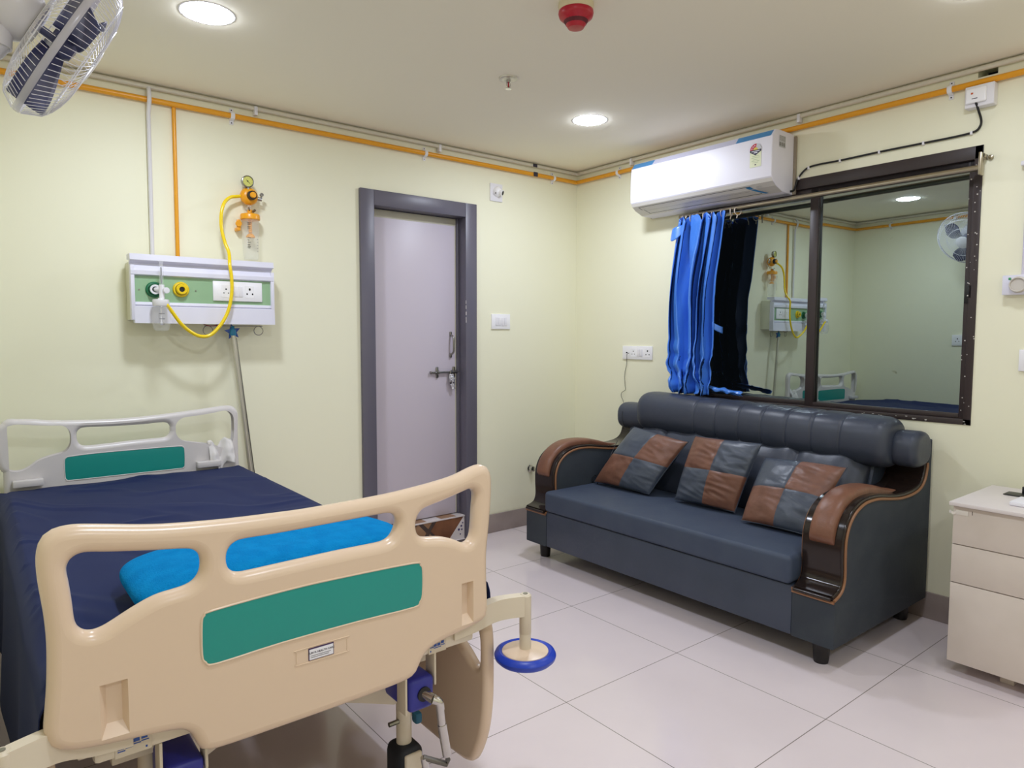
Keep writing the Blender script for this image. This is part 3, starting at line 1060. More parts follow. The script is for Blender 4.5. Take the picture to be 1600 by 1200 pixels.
for a in (0.35, 0.85, 1.35):
    cy_, cz_ = yc + 0.022 * math.cos(a), zt + 0.022 * math.sin(a)
    en.poly([(X - 0.0006, cy_ + 0.0038 * math.cos(k * 2 * PI / 10) * (1 if k % 2 else 0.45), cz_ + 0.0038 * math.sin(k * 2 * PI / 10) * (1 if k % 2 else 0.45)) for k in range(10)])
en.poly([(X - 0.0007, yc + 0.022, zt - 0.004), (X - 0.0007, yc + 0.022, zt - 0.007), (X - 0.0007, yc - 0.022, zt - 0.007), (X - 0.0007, yc - 0.022, zt - 0.004)])
en.poly([(X - 0.0007, yc + 0.010, zt - 0.011), (X - 0.0007, yc + 0.010, zt - 0.015), (X - 0.0007, yc - 0.010, zt - 0.015), (X - 0.0007, yc - 0.010, zt - 0.011)])
en.mi = 6
for i, (w_, z_) in enumerate(((0.020, 2.130), (0.023, 2.122), (0.014, 2.113), (0.022, 2.106), (0.016, 2.099))):
    en.poly([(X - 0.0004, yc + w_, z_ + 0.0015), (X - 0.0004, yc + w_, z_), (X - 0.0004, yc - w_, z_), (X - 0.0004, yc - w_, z_ + 0.0015)])
en.mi = 3
en.poly([(X - 0.0004, yc + 0.004, 2.092), (X - 0.0004, yc + 0.004, 2.086), (X - 0.0004, yc - 0.004, 2.086), (X - 0.0004, yc - 0.004, 2.092)])
en.build('energy_label', [ENERGY, LRED, LGREY, LTEXT, PAPER, LYEL, mat('label_green_print', (150, 168, 120), 0.6)], ac, smooth=False,
         label='pale green energy label with red dial and three stars')
# information sticker on the right end
bl = MB()
YE = AY1 - 0.0008
bl.mi = 0
bl.poly([(-0.150, YE, 2.225), (-0.092, YE, 2.225), (-0.092, YE, 2.168), (-0.150, YE, 2.168)])
bl.mi = 1
for k in range(4):
    bl.poly([(-0.147, YE - 0.0003, 2.221 - k * 0.006), (-0.096, YE - 0.0003, 2.221 - k * 0.006), (-0.096, YE - 0.0003, 2.2195 - k * 0.006), (-0.147, YE - 0.0003, 2.2195 - k * 0.006)])
for k in range(3):
    x0 = -0.147 + k * 0.018
    for q in range(4):
        bl.poly([(x0 + q * 0.0032, YE - 0.0003, 2.192), (x0 + q * 0.0032 + 0.002, YE - 0.0003, 2.192), (x0 + q * 0.0032 + 0.002, YE - 0.0003, 2.174), (x0 + q * 0.0032, YE - 0.0003, 2.174)])
bl.build('info_sticker', [LGREY, mat('grey_print', (104, 100, 88), 0.6)], ac, smooth=False, label='grey information sticker with barcodes')

# isolator box with plug, cable with clips
ib = empty('power_socket_box', (-0.0, -2.382, 2.17), 'white surface-mounted power box above the right end of the window', 'socket box')
MB().box((-0.045, -2.436, 2.176), (0, -2.332, 2.262), 0.004, 3).build('box_body', WPLAST, ib)
MB().box((-0.058, -2.412, 2.190), (-0.044, -2.338, 2.250), 0.006, 3).build('plug_top', WPLAST2, ib)
MB().box((-0.0585, -2.366, 2.225), (-0.0575, -2.358, 2.232)).build('indicator', mat('indicator_orange', (196, 84, 40), 0.4), ib, label='orange indicator light')
MB().box((-0.0585, -2.382, 2.2055), (-0.0578, -2.362, 2.2085)).build('lettering', LTEXT, ib, label='tiny dark lettering strip')
cb = empty('air_conditioner_cable', (-0.01, -1.98, 2.08), 'black power cable clipped to the wall above the window', 'cable')
CP = [(-0.052, -2.375, 2.193), (-0.035, -2.378, 2.170), (-0.012, -2.384, 2.130), (-0.008, -2.380, 2.104), (-0.008, -2.361, 2.087), (-0.008, -2.30, 2.082), (-0.008, -2.168, 2.082), (-0.008, -1.984, 2.082),
      (-0.008, -1.805, 2.079), (-0.008, -1.70, 2.080), (-0.008, -1.64, 2.072), (-0.010, -1.600, 2.035), (-0.014, -1.588, 2.00), (-0.020, -1.583, 1.975), (-0.040, -1.576, 1.968)]
MB().tube(catmull(CP, 5), 0.0045, 10).build('cable_run', BLACK, cb)
for y, z in ((-2.350, 2.085), (-2.168, 2.082), (-1.984, 2.082), (-1.805, 2.079), (-1.650, 2.074), (-1.600, 2.033)):
    MB().box((-0.015, y - 0.005, z - 0.009), (-0.0, y + 0.004, z + 0.007), 0.002).build('cable_clip', WPLAST, cb)

# ------------------------------------------------------------------ gas console on the back wall
co = empty('gas_console', (-2.43, 0, 1.297), 'white wall console with green fascia, gas outlets and sockets above the bed', 'medical console')
b = MB()
b.box((-2.731, -0.095, 1.310), (-2.125, 0, 1.560), 0.003)
b.build('housing', CONS_C, co, label='cream console housing')
b = MB()
b.prism([(-0.06, 1.592), (-0.128, 1.592), (-0.132, 1.566), (-0.126, 1.562), (-0.10, 1.565), (-0.06, 1.57)], 0, -2.735, -2.123, 0.001)
b.prism([(-0.09, 1.568), (-0.121, 1.566), (-0.104, 1.553), (-0.104, 1.542), (-0.09, 1.542)], 0, -2.733, -2.125, 0.0)
b.prism([(-0.09, 1.545), (-0.112, 1.545), (-0.128, 1.522), (-0.128, 1.505), (-0.118, 1.500), (-0.09, 1.500)], 0, -2.733, -2.125, 0.001)
b.prism([(-0.09, 1.388), (-0.120, 1.388), (-0.124, 1.376), (-0.118, 1.372), (-0.126, 1.368), (-0.130, 1.296), (-0.09, 1.298)], 0, -2.722, -2.121, 0.001)
b.box((-2.733, -0.126, 1.31), (-2.718, -0.09, 1.545), 0.001).box((-2.137, -0.126, 1.31), (-2.121, -0.09, 1.545), 0.001)
b.build('fascia_strip', CONS_W, co, angle=25)
MB().box((-2.719, -0.114, 1.387), (-2.136, -0.09, 1.501)).build('green_fascia', CONS_G, co, smooth=False)
for x, z in ((-2.700, 1.440), (-2.472, 1.444)):
    MB().lathe([(0.0035, 0), (0.0035, 0.002)], (x, -0.114, z), (0, -1, 0), 8).build('fascia_screw', STEEL, co)


def outlet(x, z, M, name, lab):
    o = MB().lathe([(0.034, 0), (0.034, 0.006), (0.031, 0.010), (0.024, 0.011), (0.023, 0.024), (0.020, 0.027), (0.012, 0.027), (0.011, 0.018)], (x, -0.114, z), (0, -1, 0), 36, cap=False).build(name, M, co, label=lab)
    MB().lathe([(0.011, 0.020), (0.0, 0.020)], (x, -0.114, z), (0, -1, 0), 20, cap=False).build('port', BLACK, o)
    MB().lathe([(0.0245, 0.012), (0.0252, 0.012), (0.0252, 0.014), (0.0245, 0.014)], (x, -0.114, z), (0, -1, 0), 30, cap=False).build('seam', BLACK, o)
    return o


og = outlet(-2.642, 1.442, GAS_G, 'gas_outlet', 'green gas outlet')
MB().lathe([(0.021, 0.0265), (0.021, 0.030), (0.013, 0.030), (0.012, 0.0265)], (-2.642, -0.114, 1.442), (0, -1, 0), 30, cap=False).build('white_collar', WPLAST, og)
outlet(-2.534, 1.447, GAS_Y, 'gas_outlet', 'yellow gas outlet')


def socket_plate(name, c, right, n_, w_, h_, items, parent=None, **kw):
    """modular plate; items = [(kind, offset along right)]"""
    M = frame_m(c, right, (0, 0, 1))
    b = MB().box((-w_ / 2, -h_ / 2, 0), (w_ / 2, h_ / 2, 0.009), 0.002, 2, M)
    if parent is None:
        root = empty(name, c, **kw)
        plate = b.build('cover_plate', WPLAST2, root)
    else:
        root = plate = b.build(name, WPLAST2, parent)
    for kd, off in items:
        if kd == 'sw':
            s_ = MB().box((off - 0.0095, -h_ * 0.27, 0.009), (off + 0.0095, h_ * 0.27, 0.0125), 0.0015, 2, M).box((off - 0.006, -h_ * 0.235, 0.0124), (off + 0.006, -h_ * 0.215, 0.0129), 0, 1, M)
            s_.build('rocker_switch', WPLAST, root)
        elif kd in ('s6', 's16'):
            b2 = MB()
            r = 0.0032 if kd == 's6' else 0.0042
            g = 0.010 if kd == 's6' else 0.0125
            b2.mi = 0
            b2.box((off - 0.021, -h_ * 0.31, 0.009), (off + 0.021, h_ * 0.31, 0.0098), 0.0003, 1, M)
            b2.mi = 1
            for dx, dz, rr in ((0, g * 0.9, r * 1.15), (-g, -g * 0.85, r * 0.85), (g, -g * 0.85, r * 0.85)):
                b2.lathe([(rr, 0.0096), (rr, 0.0102)], M=M @ Matrix.Translation((off + dx, dz, 0)), n=12)
                if kd == 's16':
                    b2.box((off + dx - rr * .8, dz, 0.0096), (off + dx + rr * .8, dz + rr * 1.3, 0.0102), 0, 1, M)
            b2.build('socket_outlet', [WPLAST2, HOLE], root)
        elif kd == 'usb':
            MB().box((off - 0.006, -0.004, 0.009), (off + 0.006, 0.004, 0.0096), 0, 1, M).build('port', HOLE, root)
    return root


socket_plate('socket_plate', (-2.289, -0.114, 1.448), (1, 0, 0), (0, -1, 0), 0.222, 0.090,
             [('s6', -0.054), ('sw', -0.012), ('sw', 0.011), ('s16', 0.053)], parent=co)
# red wire under the console
MB().tube(catmull([(-2.44, -0.08, 1.30), (-2.42, -0.085, 1.290), (-2.39, -0.085, 1.289), (-2.355, -0.08, 1.298)], 4), 0.002, 6).build('loose_wire', mat('red_wire', (140, 30, 40), 0.5), co)

# oxygen flow meter with humidifier bottle
fm = empty('flow_meter', (-2.63, -0.17, 1.26), 'clear oxygen flow meter with humidifier bottle plugged into the green gas outlet', 'flow meter')
MB().cyl((-2.640, -0.134, 1.442), (-2.622, -0.165, 1.441), 0.010, 16).cyl((-2.622, -0.165, 1.402), (-2.622, -0.165, 1.462), 0.011, 16) \
    .lathe([(0.0, -0.002), (0.013, 0), (0.013, 0.010), (0.0, 0.012)], (-2.609, -0.176, 1.437), (0.3, -1, 0), 20).build('valve_body', WPLAST, fm)
MB().lathe([(0.009, 0), (0.009, 0.095), (0.0065, 0.101), (0, 0.102)], (-2.622, -0.165, 1.462), (0, 0, 1), 18).build('flow_tube', CLEAR2, fm)
MB().lathe([(0.003, 0), (0.003, 0.07)], (-2.622, -0.165, 1.466), (0, 0, 1), 8).build('scale_rod', mat('scale_grey', (140, 140, 140), 0.5), fm)
MB().lathe([(0.032, 0), (0.033, 0.002), (0.033, 0.024), (0.031, 0.028), (0.012, 0.028), (0.011, 0.034)], (-2.628, -0.170, 1.370), (0, 0, 1), 30).build('bottle_cap', mat('cap_translucent', (232, 230, 232), 0.3, alpha=0.9), fm)
MB().lathe([(0.031, 0), (0.035, -0.006), (0.037, -0.03), (0.036, -0.075), (0.031, -0.098), (0.024, -0.106), (0, -0.107)], (-2.628, -0.170, 1.370), (0, 0, 1), 30, cap=False).build('humidifier_bottle', CLEAR2, fm)
MB().cyl((-2.628, -0.170, 1.37), (-2.628, -0.170, 1.30), 0.003, 8).lathe([(0.006, 0), (0.006, 0.012)], (-2.628, -0.17, 1.288), (0, 0, 1), 10).build('dip_tube', WPLAST, fm)
b = MB()
for k in range(3):
    b.box((-2.645 + 0.002 * k, -0.2075, 1.335 - 0.022 * k), (-2.622, -0.2065, 1.338 - 0.022 * k))
b.build('level_mark', mat('grey_mark', (120, 120, 124), 0.5), fm)

# suction regulator and jar
rg = empty('suction_regulator', (-2.204, 0, 1.87), 'orange suction regulator with pressure gauge on the wall above the console', 'regulator')
RX, RZ = -2.204, 1.907
MB().lathe([(0.020, 0), (0.034, 0.012), (0.041, 0.028), (0.041, 0.040), (0.034, 0.052), (0.022, 0.058)], (RX, -0.012, RZ), (0, -1, 0), 36).build('regulator_body', ORANGE, rg)
MB().lathe([(0.021, 0.0), (0.022, 0.004), (0.021, 0.022), (0.015, 0.023)], (RX + 0.003, -0.068, RZ), (0, -1, 0), 24).build('knob_ring', BLACK, rg)
MB().lathe([(0.0145, 0.0), (0.0145, 0.010), (0.012, 0.014), (0, 0.014)], (RX + 0.004, -0.086, RZ), (0, -1, 0), 24).build('control_knob', ORANGE, rg)
gq = MB().lathe([(0.0, 0), (0.027, 0), (0.028, 0.004), (0.028, 0.020), (0.024, 0.022), (0.0235, 0.019), (0, 0.019)], (-2.215, -0.050, 1.972), (0, -1, 0), 32).build('pressure_gauge', STEEL, rg)
MB().lathe([(0.0235, 0.0195), (0.0, 0.0195)], (-2.215, -0.050, 1.972), (0, -1, 0), 32, cap=False).build('dial_face', GAUGE, gq)
b = MB()
b.tube([(-2.222, -0.0705, 1.979), (-2.206, -0.0705, 1.963)], 0.0009, 6)
b.lathe([(0.003, 0), (0.003, 0.002)], (-2.216, -0.0695, 1.973), (0, -1, 0), 8)
for k in range(9):
    a = -0.7 + k * 0.57
    b.lathe([(0.0008, 0), (0.0008, 0.001)], (-2.215 + 0.020 * math.cos(a), -0.0695, 1.972 + 0.020 * math.sin(a)), (0, -1, 0), 5)
b.build('needle', BLACK, gq)
MB().cyl((-2.212, -0.060, 1.935), (-2.212, -0.060, 1.950), 0.006, 12).build('gauge_stem', STEEL, rg)
MB().cyl((-2.165, -0.05, 1.900), (-2.146, -0.055, 1.897), 0.009, 14).lathe([(0, 0), (0.009, 0), (0.009, 0.008), (0, 0.010)], (-2.148, -0.055, 1.918), (0, -1, 0.3), 14) \
    .cyl((-2.148, -0.05, 1.897), (-2.148, -0.055, 1.918), 0.004, 8).build('side_valve', mat('brushed_valve', (180, 180, 180), 0.3, metal=1.0), rg)
MB().cyl((-2.252, -0.045, 1.903), (-2.240, -0.045, 1.905), 0.006, 10).build('hose_nipple', STEEL, rg)
MB().box((-2.222, -0.02, 1.846), (-2.186, 0.0, 1.905), 0.003).box((-2.212, -0.05, 1.844), (-2.196, -0.02, 1.872), 0.003).build('mounting_bracket', CLEAR2, rg)

sj = empty('suction_jar', (-2.204, 0, 1.60), 'clear suction jar with orange lid on the wall below the regulator', 'jar')
JX, JY = -2.203, -0.052
MB().lathe([(0.0, 0.0), (0.043, 0.0), (0.045, 0.002), (0.045, 0.020), (0.042, 0.026), (0.020, 0.032), (0, 0.032)], (JX, JY, 1.795), (0, 0, 1), 36) \
    .cyl((JX, JY, 1.825), (JX, JY, 1.842), 0.012, 16).build('lid', ORANGE, sj)
MB().cyl((JX - 0.006, JY - 0.01, 1.838), (JX - 0.010, JY - 0.016, 1.850), 0.004, 8).cyl((JX + 0.010, JY - 0.012, 1.834), (JX + 0.016, JY - 0.025, 1.840), 0.006, 10).build('lid_port', STEEL, sj)
MB().lathe([(0.040, 0.0), (0.039, -0.04), (0.035, -0.17), (0.033, -0.186), (0.030, -0.190), (0, -0.190)], (JX, JY, 1.797), (0, 0, 1), 36, cap=False).build('jar_body', CLEAR, sj)
MB().cyl((JX, JY, 1.797), (JX, JY, 1.735), 0.008, 14).lathe([(0.008, 0.02), (0.014, 0.014), (0.021, 0.005), (0.021, 0), (0, 0)], (JX, JY, 1.712), (0, 0, 1), 24).build('float_valve', ORANGE, sj)
b = MB()
for k, (w_, z_) in enumerate(((0.018, 1.775), (0.014, 1.768), (0.016, 1.757), (0.014, 1.750), (0.015, 1.705), (0.008, 1.694), (0.015, 1.684), (0.012, 1.672), (0.015, 1.664), (0.013, 1.658))):
    b.box((JX - 0.026, JY - 0.0395 + 0.0006 * k, z_), (JX - 0.026 + w_, JY - 0.0385 + 0.0006 * k, z_ + 0.0025))
for k in range(5):
    b.box((JX + 0.018, JY - 0.036, 1.70 - 0.014 * k), (JX + 0.023, JY - 0.035, 1.702 - 0.014 * k))
b.build('scale_marking', mat('dark_scale', (70, 70, 66), 0.6), sj)
MB().box((-2.262, -0.045, 1.752), (-2.243, -0.03, 1.795), 0.006).box((-2.262, -0.045, 1.742), (-2.246, 0.0, 1.758), 0.003).lathe([(0.014, 0), (0.014, 0.006)], (-2.256, -0.045, 1.774), (0, -1, 0), 20).build('bracket', ORANGE, sj)

# yellow hose
HP = [(-2.622, -0.180, 1.385), (-2.610, -0.190, 1.375), (-2.594, -0.185, 1.355), (-2.553, -0.175, 1.297), (-2.512, -0.165, 1.261), (-2.469, -0.16, 1.240), (-2.425, -0.16, 1.247), (-2.379, -0.16, 1.295), (-2.345, -0.16, 1.361),
      (-2.329, -0.16, 1.438), (-2.328, -0.16, 1.509), (-2.333, -0.155, 1.565), (-2.325, -0.12, 1.624), (-2.335, -0.10, 1.670), (-2.345, -0.09, 1.728), (-2.346, -0.085, 1.779), (-2.339, -0.08, 1.826), (-2.323, -0.072, 1.863), (-2.295, -0.060, 1.889), (-2.266, -0.05, 1.898), (-2.243, -0.045, 1.904)]
MB().tube(catmull(HP, 6), 0.0078, 14).build('suction_hose', HOSE, label='yellow rubber hose looping in front of the console up to the regulator', cat='hose')

# ------------------------------------------------------------------ drip pole leaning behind the bed
iv = empty('drip_stand', (-2.17, -0.12, 0), 'thin steel drip pole with blue star hub leaning on the wall behind the bed', 'drip stand')
PT, PB = Vector((-2.303, -0.072, 1.262)), Vector((-2.176, -0.075, 0.0))
MB().cyl(PB, PT, 0.0115, 18).build('pole', mat('pole_steel', (206, 202, 190), 0.35, metal=0.75), iv)
MB().tube([PT + Vector((0.0145, -0.004, -0.03)), PB + Vector((0.0145, -0.004, 0.02))], 0.0025, 6).build('side_wire', STEEL, iv)
b = MB()
b.lathe([(0.013, -0.018), (0.016, -0.01), (0.015, 0.006), (0.008, 0.018), (0.008, 0.026)], PT, (0, 0, 1), 20)
b.build('pole_cap', TEALCAP, iv)
b = MB()
pts = []
for k in range(10):
    a = PI / 2 + 0.15 + k * PI / 5
    rr = 0.038 if k % 2 == 0 else 0.018
    pts.append((PT.x + rr * math.cos(a), PT.z + rr * math.sin(a)))
b.prism(pts, 1, PT.y - 0.002, PT.y + 0.008, 0.002)
b.build('star_hub', BLUESTAR, iv)
b = MB()
b.tube([(-2.43, -0.075, 1.288), (-2.165, -0.075, 1.289)], 0.0022, 8)
for x in (-2.414, -2.183):
    b.tube([(x + 0.021 * math.cos(k * PI / 10), -0.075 + 0.004 * math.sin(k * PI / 20), 1.267 + 0.021 * math.sin(k * PI / 10)) for k in range(21)], 0.0018, 6)
b.build('hook_wire', STEEL, iv)

# ------------------------------------------------------------------ small fittings on the back wall
cm = empty('cctv_camera', (-0.69, 0, 2.07), 'small white dome camera on a square plate above and right of the door', 'camera')
MB().box((-0.738, -0.008, 2.073), (-0.643, 0, 2.181), 0.002).build('mount_plate', WPLAST, cm)
MB().lathe([(0.032, 0.006), (0.032, 0.012), (0.027, 0.026), (0.016, 0.036), (0, 0.039)], (-0.686, 0, 2.132), (0, -1, 0), 32).build('dome', WPLAST2, cm)
MB().lathe([(0.017, 0), (0.018, 0.024), (0.015, 0.026)], (-0.683, -0.024, 2.128), (0.55, -1, -0.35), 24).build('lens_housing', WPLAST2, cm)
lens_m = axis_m((-0.683, -0.024, 2.128), (0.55, -1, -0.35))
MB().lathe([(0.0135, 0.0265), (0.008, 0.028), (0, 0.0265)], M=lens_m, n=20).build('lens', BLACK, cm)
MB().box((-0.716, -0.032, 2.115), (-0.710, -0.026, 2.122), 0.001).build('sensor_hole', HOLE, cm)

socket_plate('switch_plate', (-0.6545, 0, 1.335), (1, 0, 0), (0, -1, 0), 0.146, 0.094, [('sw', -0.036), ('sw', -0.013), ('sw', 0.013), ('sw', 0.036)],
             label='white plate with four rocker switches beside the grey door frame', cat='switch')
socket_plate('socket_plate', (0, -0.5625, 1.142), (0, -1, 0), (-1, 0, 0), 0.242, 0.084, [('s6', -0.030), ('sw', 0.012), ('sw', 0.033), ('s16', 0.085), ('usb', -0.085)],
             label='white switch and socket plate on the wall above the left end of the sofa', cat='socket')
socket_plate('socket_plate', (XL, -1.03, 1.21), (0, 1, 0), (1, 0, 0), 0.24, 0.095, [('sw', -0.095), ('sw', -0.072), ('s6', -0.030), ('sw', 0.02), ('s16', 0.075)],
             label='white socket plate on the left wall beside the bed, mirrored in the window', cat='socket')

# spare fitting near the floor behind the sofa
kn = MB()
kn.lathe([(0.024, 0), (0.024, 0.004), (0.016, 0.008), (0.012, 0.02), (0.018, 0.026), (0.018, 0.034), (0.010, 0.038), (0, 0.038)], (-0.405, 0, 0.374), (0, -1, 0), 24)
kn.build('wall_valve', CHROME, label='small round chrome fitting on the back wall beside the left sofa arm', cat='wall fitting')

# ------------------------------------------------------------------ right-hand wall fittings
jb = empty('junction_box', (0, -2.54, 1.41), 'white box with a coiled pale wire on the wall right of the window', 'junction box')
MB().box((-0.035, -2.60, 1.411), (0, -2.492, 1.489), 0.003).build('box_body', CONS_W, jb)
b = MB()
for k in range(4):
    n = 32
    b.tube([(-0.038 - 0.004 * k, -2.548 + (0.030 - 0.001 * k) * math.cos(2 * PI * q / n), 1.450 + (0.030 - 0.001 * k) * math.sin(2 * PI * q / n)) for q in range(n)], 0.0024, 8, True)
b.lathe([(0.0, 0.0), (0.027, 0.0), (0.027, 0.010), (0.0, 0.010)], (-0.036, -2.548, 1.450), (-1, 0, 0), 30)
b.build('wire_coil', mat('pale_wire', (206, 200, 192), 0.4), jb)
MB().box((-0.056, -2.527, 1.468), (-0.050, -2.518, 1.478), 0.002).build('green_tag', mat('green_tape', (60, 150, 100), 0.5), jb)
MB().tube([(-0.010, -2.560, 1.485), (-0.010, -2.560, 1.92), (-0.010, -2.560, 2.25)], 0.012, 12).build('conduit_drop', mat('pale_conduit', (214, 208, 222), 0.4),
    label='pale vertical conduit rising from the coil box to the ceiling pipe', cat='pipe')
MB().box((-0.03, -2.60, 1.915), (-0.0, -2.532, 1.932), 0.003).build('conduit_clip', WPLAST, label='small white clip around the pale vertical conduit right of the window', cat='clip')
MB().box((-0.010, -2.64, 1.108), (0, -2.554, 1.194), 0.002).build('blank_plate', WPLAST2, label='plain white blank plate at the right edge below the coil box', cat='wall plate')

# ------------------------------------------------------------------ wall fan
FC = Vector((-3.052, -1.13, 2.045))
FA = Vector((0.87, 0.04, -0.50)).normalized()
FM = axis_m(FC, FA)
fan = empty('wall_fan', (XL, -1.13, 2.05), 'white wall fan with wire cage and dark blue blades on the left wall', 'fan')
RF = 0.222


def cage(front):
    b = MB()
    n = 76
    sgn = 1 if front else -1
    for k in range(n):
        a0 = 2 * PI * k / n
        P = []
        for q in range(8):
            t = q / 7
            r = 0.050 + (RF - 0.050) * t
            hgt = sgn * (0.012 + (0.072 if front else 0.058) * math.sqrt(max(0.0, 1 - t ** 2.6)))
            a = a0 + (0.28 * t if front else 0)
            P.append(FM @ Vector((r * math.cos(a), r * math.sin(a), hgt)))
        b.tube(P, 0.00095, 4)
    for r, hh in ((0.050, 0.084 if front else 0.070), (0.118, 0.0), (0.185, 0.0)):
        t = (r - 0.05) / (RF - 0.05)
        h_ = sgn * (0.012 + (0.072 if front else 0.058) * math.sqrt(max(0, 1 - t ** 2.6)))
        b.tube([FM @ Vector((r * math.cos(2 * PI * q / 40), r * math.sin(2 * PI * q / 40), h_)) for q in range(40)], 0.0016, 5, True)
    return b


cage(True).build('front_grille', WIRE, fan)
cage(False).build('rear_grille', WIRE, fan)
MB().lathe([(RF + 0.001, -0.009), (RF + 0.003, -0.006), (RF + 0.003, 0.006), (RF + 0.001, 0.009), (RF - 0.003, 0.006), (RF - 0.003, -0.006), (RF + 0.001, -0.009)], M=FM, n=64, cap=False).build('rim_band', FANCLR, fan)
MB().lathe([(0.050, 0.078), (0.050, 0.085), (0.040, 0.088), (0.0, 0.089)], M=FM, n=32).build('front_badge', FANW, fan)
MB().lathe([(0.072, -0.070), (0.076, -0.064), (0.050, -0.058), (0.0, -0.056)], M=FM, n=32).build('rear_hub_plate', FANW, fan)
MB().lathe([(0.012, -0.055), (0.012, -0.02), (0.034, -0.018), (0.036, 0.02), (0.028, 0.032), (0, 0.036)], M=FM, n=28).build('blade_hub', FANB, fan)
for k in range(3):
    a0 = k * 2 * PI / 3 + 0.5

    def blade(u, v):
        r = 0.03 + 0.165 * u
        wdt = 0.30 + 0.62 * math.sin(PI * min(1, u * 0.80 + 0.10))
        a = a0 + (v - 0.5) * wdt * 1.55 + 0.25 * u
        h_ = -0.040 + 0.095 * v * (0.65 + 0.35 * u)
        if u > 0.85:
            a = a0 + 0.25 * u + (a - a0 - 0.25 * u) * (1 - (u - 0.85) * 3.5)
        return FM @ Vector((r * math.cos(a), r * math.sin(a), h_))
    MB().grid(blade, 12, 10).build('fan_blade', FANB, fan, solid=0.003, angle=60)
MB().lathe([(0.0, -0.262), (0.040, -0.258), (0.068, -0.240), (0.082, -0.205), (0.085, -0.15), (0.080, -0.11), (0.070, -0.085), (0.060, -0.074)], M=FM, n=36).build('motor_housing', FANW, fan)
b = MB()
mc = FM @ Vector((0, 0, -0.16))
b.tube(catmull([mc + Vector((-0.02, -0.01, -0.06)), mc + Vector((-0.02, -0.01, -0.13)), (XL + 0.045, -1.12, mc.z - 0.17), (XL + 0.02, -1.12, mc.z - 0.17)], 5), [0.034] * 16, 14)
b.lathe([(0.044, -0.03), (0.046, 0), (0.040, 0.02)], mc + Vector((-0.02, -0.01, -0.10)), (0, 0, 1), 24)
b.build('neck', FANW, fan)
MB().box((XL, -1.175, mc.z - 0.24), (XL + 0.03, -1.065, mc.z - 0.09), 0.008, 3).build('wall_bracket', FANW, fan)
MB().lathe([(0.006, 0), (0.008, 0.02), (0.004, 0.03)], FM @ Vector((0.0, 0.085, -0.16)), (0, 0, 1), 12).build('oscillation_knob', FANW, fan)

# ------------------------------------------------------------------ hospital bed
bed = empty('hospital_bed', (-2.755, -1.12, 0), 'cream hospital bed with teal-panelled end boards in the left of the room', 'bed')
BX = -2.755
OUT = [(-0.470, 0.610), (-0.468, 0.588), (-0.455, 0.570), (-0.425, 0.557), (-0.370, 0.549), (-0.300, 0.541), (-0.262, 0.533), (-0.248, 0.516), (-0.240, 0.494), (-0.226, 0.480), (-0.19, 0.476), (-0.09, 0.475),
       (0.0, 0.475), (0.098, 0.476), (0.183, 0.479), (0.213, 0.487), (0.226, 0.505), (0.236, 0.523), (0.255, 0.536), (0.300, 0.546), (0.373, 0.556), (0.405, 0.566), (0.416, 0.590), (0.414, 0.660), (0.414, 0.730), (0.420, 0.780), (0.427, 0.850),
       (0.428, 0.905), (0.420, 0.928), (0.402, 0.939), (0.376, 0.936), (0.317, 0.920), (0.216, 0.908), (0.123, 0.902), (-0.012, 0.899), (-0.081, 0.900), (-0.187, 0.904), (-0.293, 0.913), (-0.380, 0.928), (-0.420, 0.934), (-0.448, 0.930), (-0.464, 0.915), (-0.470, 0.890), (-0.469, 0.850),
       (-0.463, 0.793), (-0.461, 0.741), (-0.464, 0.672)]
LH = [(-0.431, 0.866), (-0.423, 0.884), (-0.406, 0.887), (-0.374, 0.881), (-0.311, 0.871), (-0.245, 0.862), (-0.229, 0.854), (-0.225, 0.835), (-0.228, 0.810), (-0.240, 0.797), (-0.264, 0.792), (-0.300, 0.788), (-0.337, 0.774), (-0.378, 0.754), (-0.397, 0.749), (-0.413, 0.755), (-0.421, 0.770), (-0.424, 0.809), (-0.428, 0.848)]
MH = [(-0.181, 0.841), (-0.175, 0.856), (-0.158, 0.862), (-0.082, 0.861), (0.036, 0.862), (0.150, 0.863), (0.168, 0.859), (0.176, 0.844), (0.171, 0.822), (0.160, 0.807), (0.140, 0.801), (0.035, 0.801), (-0.083, 0.799), (-0.159, 0.798), (-0.174, 0.804), (-0.182, 0.819)]
RH = [(0.220, 0.828), (0.225, 0.849), (0.240, 0.859), (0.290, 0.869), (0.362, 0.886), (0.377, 0.889), (0.383, 0.874), (0.379, 0.830), (0.375, 0.779), (0.368, 0.762), (0.354, 0.755), (0.332, 0.769), (0.290, 0.785), (0.236, 0.794), (0.222, 0.806)]
TI = [(-0.231, 0.726), (-0.226, 0.739), (-0.210, 0.745), (-0.078, 0.751), (0.034, 0.751), (0.205, 0.746), (0.224, 0.738), (0.230, 0.724), (0.229, 0.671), (0.222, 0.655), (0.206, 0.646), (0.075, 0.649), (-0.086, 0.649), (-0.207, 0.644), (-0.226, 0.652), (-0.232, 0.668)]


